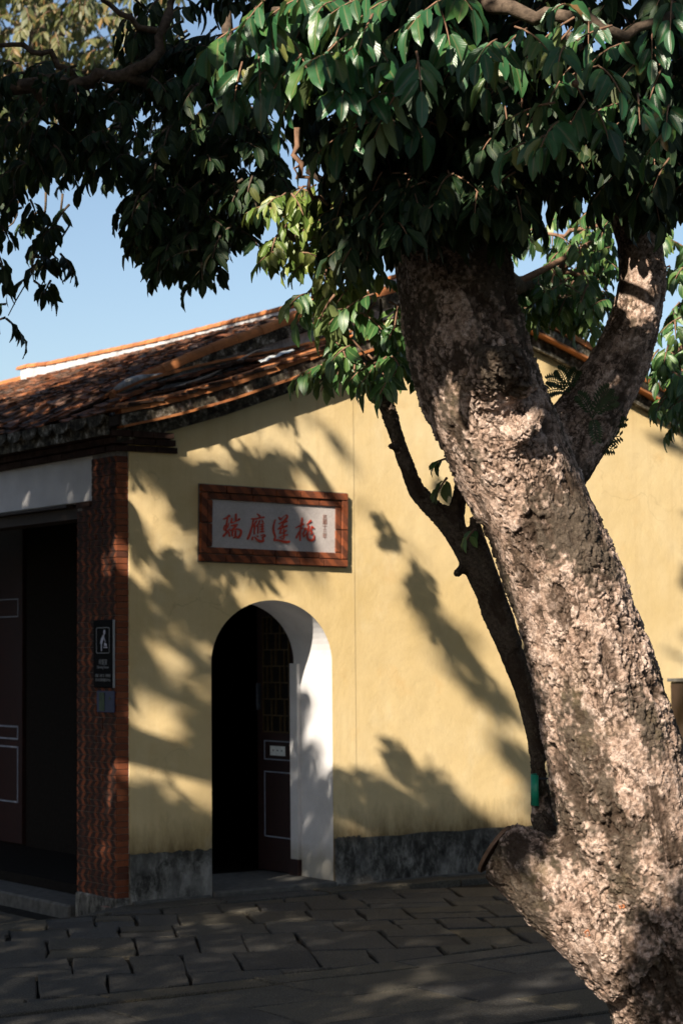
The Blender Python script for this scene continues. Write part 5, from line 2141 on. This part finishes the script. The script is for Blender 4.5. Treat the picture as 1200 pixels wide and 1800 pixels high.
# ----------------------------------------------------------------------------
# trees of the court behind and beside the camera: they cast the shade seen in the picture
# ----------------------------------------------------------------------------
# (the sunlit places are listed above, before the trees)
# shaded: the court
for x_ in np.arange(-4.5, 3.4, 0.22):
    for y_ in np.arange(-6.2, 0.0, 0.22):
        q = np.array([x_, y_, 0.0])
        a, b_, d_ = proj(q)
        if d_ > 4 and -120 < a < 1330 and b_ < 2000:
            shade.append((q, 1.0))
n_ground = len(shade)
# porch front, pier, lintel, plinth
for y_ in np.arange(0.0, 3.2, 0.22):
    for z_ in np.arange(-0.1, 3.05, 0.22):
        shade.append((np.array([0.0, y_, z_]), 1.0))
for y_ in np.arange(2.2, 5.3, 0.3):
    for z_ in np.arange(0.0, 2.6, 0.3):
        shade.append((np.array([1.15, y_, z_]), 0.8))
for x_ in np.arange(0.1, 2.9, 0.2):
    for z_ in (0.02, 0.2):
        shade.append((np.array([x_, 0, z_]), 0.8))
# dappled left of the gable
for x_ in np.arange(0.1, 2.0, 0.17):
    for z_ in np.arange(0.3, 3.2, 0.17):
        if x_ < 0.75 or z_ > 1.9:
            shade.append((np.array([x_, 0, z_]), 0.6 if z_ > 0.72 - 0.5 * x_ + 0.2 * math.sin(x_ * 9) else 0.9))
# leaf shadow bottom centre of the wall
for px_, py_ in ((640, 1350), (690, 1400), (720, 1370), (760, 1420), (800, 1460), (680, 1450), (730, 1450)):
    shade.append((Wy(px_, py_, 0), 0.5))
# middle of the roof
for px_ in range(0, 560, 35):
    t_ = px_ / 560
    for py_ in (int(735 - 110 * t_), int(760 - 125 * t_), int(710 - 95 * t_)):
        shade.append((Fx(px_, py_, 0.6 + 1.2 * t_), 0.75))
# the dark crown on the left and the dark heart of the leaning tree
for px_ in range(-40, 480, 45):
    for py_ in range(110, 560, 45):
        if in_poly(px_, py_, polyA) or in_poly(px_, py_, polyB) or in_poly(px_, py_, polyC):
            shade.append((P(px_, py_, 10.3), 0.95))
for px_ in range(600, 960, 40):
    for py_ in range(230, 560, 40):
        if py_ < 430 or px_ > 760:
            shade.append((P(px_, py_, 7.9), 1.0))
for px_, py_ in ((1000, 780), (1020, 740), (1060, 700), (1090, 650), (1080, 620), (1040, 690), (1100, 680), (1000, 720)):
    shade.append((P(px_, py_, 8.2), 1.0))
extra = []
for px_, py_ in ((1130, 1650), (1160, 1610), (1150, 1700), (1185, 1650), (1135, 1760), (1180, 1760), (1195, 1575), (1118, 1690), (1120, 1720), (1140, 1640), (1180, 1600), (1200, 1700), (1230, 1700), (1230, 1600), (1250, 1780)):
    extra.append((P(px_, py_, 7.8), 1.0))
for px_, py_ in ((955, 1440), (948, 1360), (938, 1280), (925, 1210), (905, 1150), (885, 1100), (866, 1060), (850, 1020), (880, 1040), (862, 980), (735, 855), (715, 810), (770, 895), (684, 720)):
    extra.append((P(px_, py_, 8.45), 1.0))
for px_, py_ in ((1000, 790), (1020, 745), (1060, 700), (1090, 655), (1075, 620), (1040, 690), (1105, 680), (1000, 720), (1120, 640), (985, 760), (1040, 770), (975, 665)):
    extra.append((P(px_, py_, 8.15), 1.0))
shade += extra

def crown(name, loc, label, n_try, tsel, size, per, spread, rng, limbs=10, max_n=999):
    t_ = empty(name, loc)
    base = np.array(loc, float)
    tag(t_, label, 'tree', 'shade trees of the court')
    lv, cents = [], []
    for k in range(n_try):
        q, wgt = rng.choice(shade)
        if rng.random() > wgt:
            continue
        t0, t1 = tsel(q)
        if t1 <= t0:
            continue
        c_ = q + SUN * rng.uniform(t0, t1) + e1 * rng.gauss(0, 0.10) + e2 * rng.gauss(0, 0.10)
        if not (2.6 < c_[2] < 16):
            continue
        px_, py_, d_ = proj(c_)
        if d_ > -0.3:
            mg = (spread + 0.35) * FPX / max(d_, 0.3)
            if -mg < px_ < 1200 + mg and -mg < py_ < 1800 + mg:
                continue
            if d_ < 1.0 and np.linalg.norm(c_ - CAM) < 1.2:
                continue
        # leaf by leaf: keep the ones that leave the sunlit places free
        kept = 0
        for _ in range(per):
            p_ = c_ + np.array([rng.gauss(0, spread * 0.5) for _ in range(3)])
            uu = uv(p_)
            dd = np.sqrt(((LU - uu) ** 2).sum(1))
            if np.any((dd < LR * rng.uniform(0.45, 1.25) + size * 0.3) & (LS < p_ @ SUN - 0.5)):
                continue
            d2 = np.array([rng.gauss(0, 0.6), rng.gauss(0, 0.6), -0.6])
            lv.append((p_ - base, frame(d2, np.array([rng.gauss(0, .5), rng.gauss(0, .5), 0.5]) + SUN), size * rng.uniform(0.7, 1.2)))
            kept += 1
        if kept > per * 0.3:
            cents.append(c_)
        if len(cents) >= max_n:
            break
    if lv:
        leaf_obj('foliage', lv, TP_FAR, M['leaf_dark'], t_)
    b_ = MB()
    top = np.mean(np.array(cents), 0) if cents else base + np.array([0, 0, 6])
    fork = np.array([base[0] * 0.7 + top[0] * 0.3, base[1] * 0.7 + top[1] * 0.3, max(3.2, top[2] * 0.55)])
    w_ = wig([base, (base + fork) / 2 + np.array([0.1, 0.1, 0]), fork], rng, 4, 0.03)
    b_.tube([q - base for q in w_], [0.34 - 0.018 * i for i in range(len(w_))], 12)
    b_.build('trunk', M['thin_bark'], t_, smooth=True, fix=False)
    return t_, len(lv), len(cents)


rg = random.Random(21)
cat_ = {}
for s_ in shade:
    cat_.setdefault(1 if s_[0][2] > 4 else 0, []).append(s_)
ground_shade = list(shade)
r1 = crown('shade_tree', tuple(np.array([CAM[0] - 4.5, CAM[1] - 1.0, 0.0])), 'tall leafy shade tree of the court, behind the viewer and to the left', 5400,
           lambda q: (8.0, 19.0), 0.19, 16, 0.34, rg)
shade = cat_[1]
r3 = crown('shade_tree', tuple(np.array([CAM[0] - 7.5, CAM[1] + 3.5, 0.0])), 'broad dark shade tree of the court, left of the viewer', 1500,
           lambda q: (3.0, 12.0), 0.19, 16, 0.34, rg)
shade = extra
r6 = crown('shade_tree', tuple(np.array([CAM[0] - 6.0, CAM[1] + 1.2, 0.0])), 'slim shade tree of the court, close by the viewer on the left', 2400,
           lambda q: (3.6, 8.0), 0.13, 16, 0.22, rg)
shade = [q for q in ground_shade if abs(q[0][0]) < 0.02 or q[0][0] > 1.1 and q[0][1] > 1]
r2 = crown('shade_tree', tuple(np.array([-9.5, -4.5, 0.0])), 'tall leafy shade tree of the court, out to the left before the porch', 1100,
           lambda q: (4.5, 9.0), 0.17, 16, 0.30, rg)
shade = ground_shade


def mass(o_parent, base, n, sampler, size, mat, name, rng):
    """leaves spread through a crown, out of the view and clear of the sunlit places"""
    lv = []
    pts = np.array([sampler() for _ in range(n)])
    px_, py_, d_ = proj(pts)
    mg = 0.45 * FPX / np.maximum(d_, 0.3)
    ok = ~((d_ > -0.3) & (px_ > -mg) & (px_ < 1200 + mg) & (py_ > -mg) & (py_ < 1800 + mg))
    ok &= np.linalg.norm(pts - CAM, axis=1) > 1.3
    U_ = uv(pts)
    S_ = pts @ SUN
    for k in np.where(ok)[0]:
        dd = np.sqrt(((LU - U_[k]) ** 2).sum(1))
        if np.any((dd < LR * rng.uniform(0.5, 1.2) + size * 0.3) & (LS < S_[k] - 0.5)):
            continue
        d2 = np.array([rng.gauss(0, 0.7), rng.gauss(0, 0.7), -0.6])
        lv.append((pts[k] - base, frame(d2, np.array([rng.gauss(0, .6), rng.gauss(0, .6), 0.8])), size * rng.uniform(0.7, 1.2)))
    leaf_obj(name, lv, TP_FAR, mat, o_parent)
    return len(lv)


# the upper crown of the leaning tree, above the picture, spread over the court to cut skylight
r4 = mass(tree, TB, 20000, lambda: np.array([rg.uniform(-8, 4.5), rg.uniform(-10, 1.0), rg.uniform(5.2, 8.0)]), 0.27, M['leaf_dark'], 'upper_foliage', rg)
# unseen grove added behind and beside the viewer to block skylight
gv = empty('sky_blocking_grove', (CAM[0] - 3, CAM[1] - 9, 0))
tag(gv, kind='stuff')
gb = np.array(gv.location)


def grove_point():
    """a curved leaf belt added round the court to block skylight"""
    while True:
        a_ = rg.uniform(0, 2 * math.pi)
        rr_ = rg.uniform(1.0, 1.22)
        x_, y_ = -1.5 + 11.5 * rr_ * math.cos(a_), -3.5 + 15.5 * rr_ * math.sin(a_)
        if y_ < -2 or x_ < -6:
            return np.array([x_, y_, rg.uniform(0.0, 1.0) ** 0.8 * (6.3 + 1.6 * math.sin(a_ * 9) + 1.1 * math.sin(a_ * 23 + 1) + rg.gauss(0, 0.7))])


r5 = mass(gv, gb, 13000, grove_point, 0.42, M['leaf_dark'], 'sky_blocking_foliage', rg)
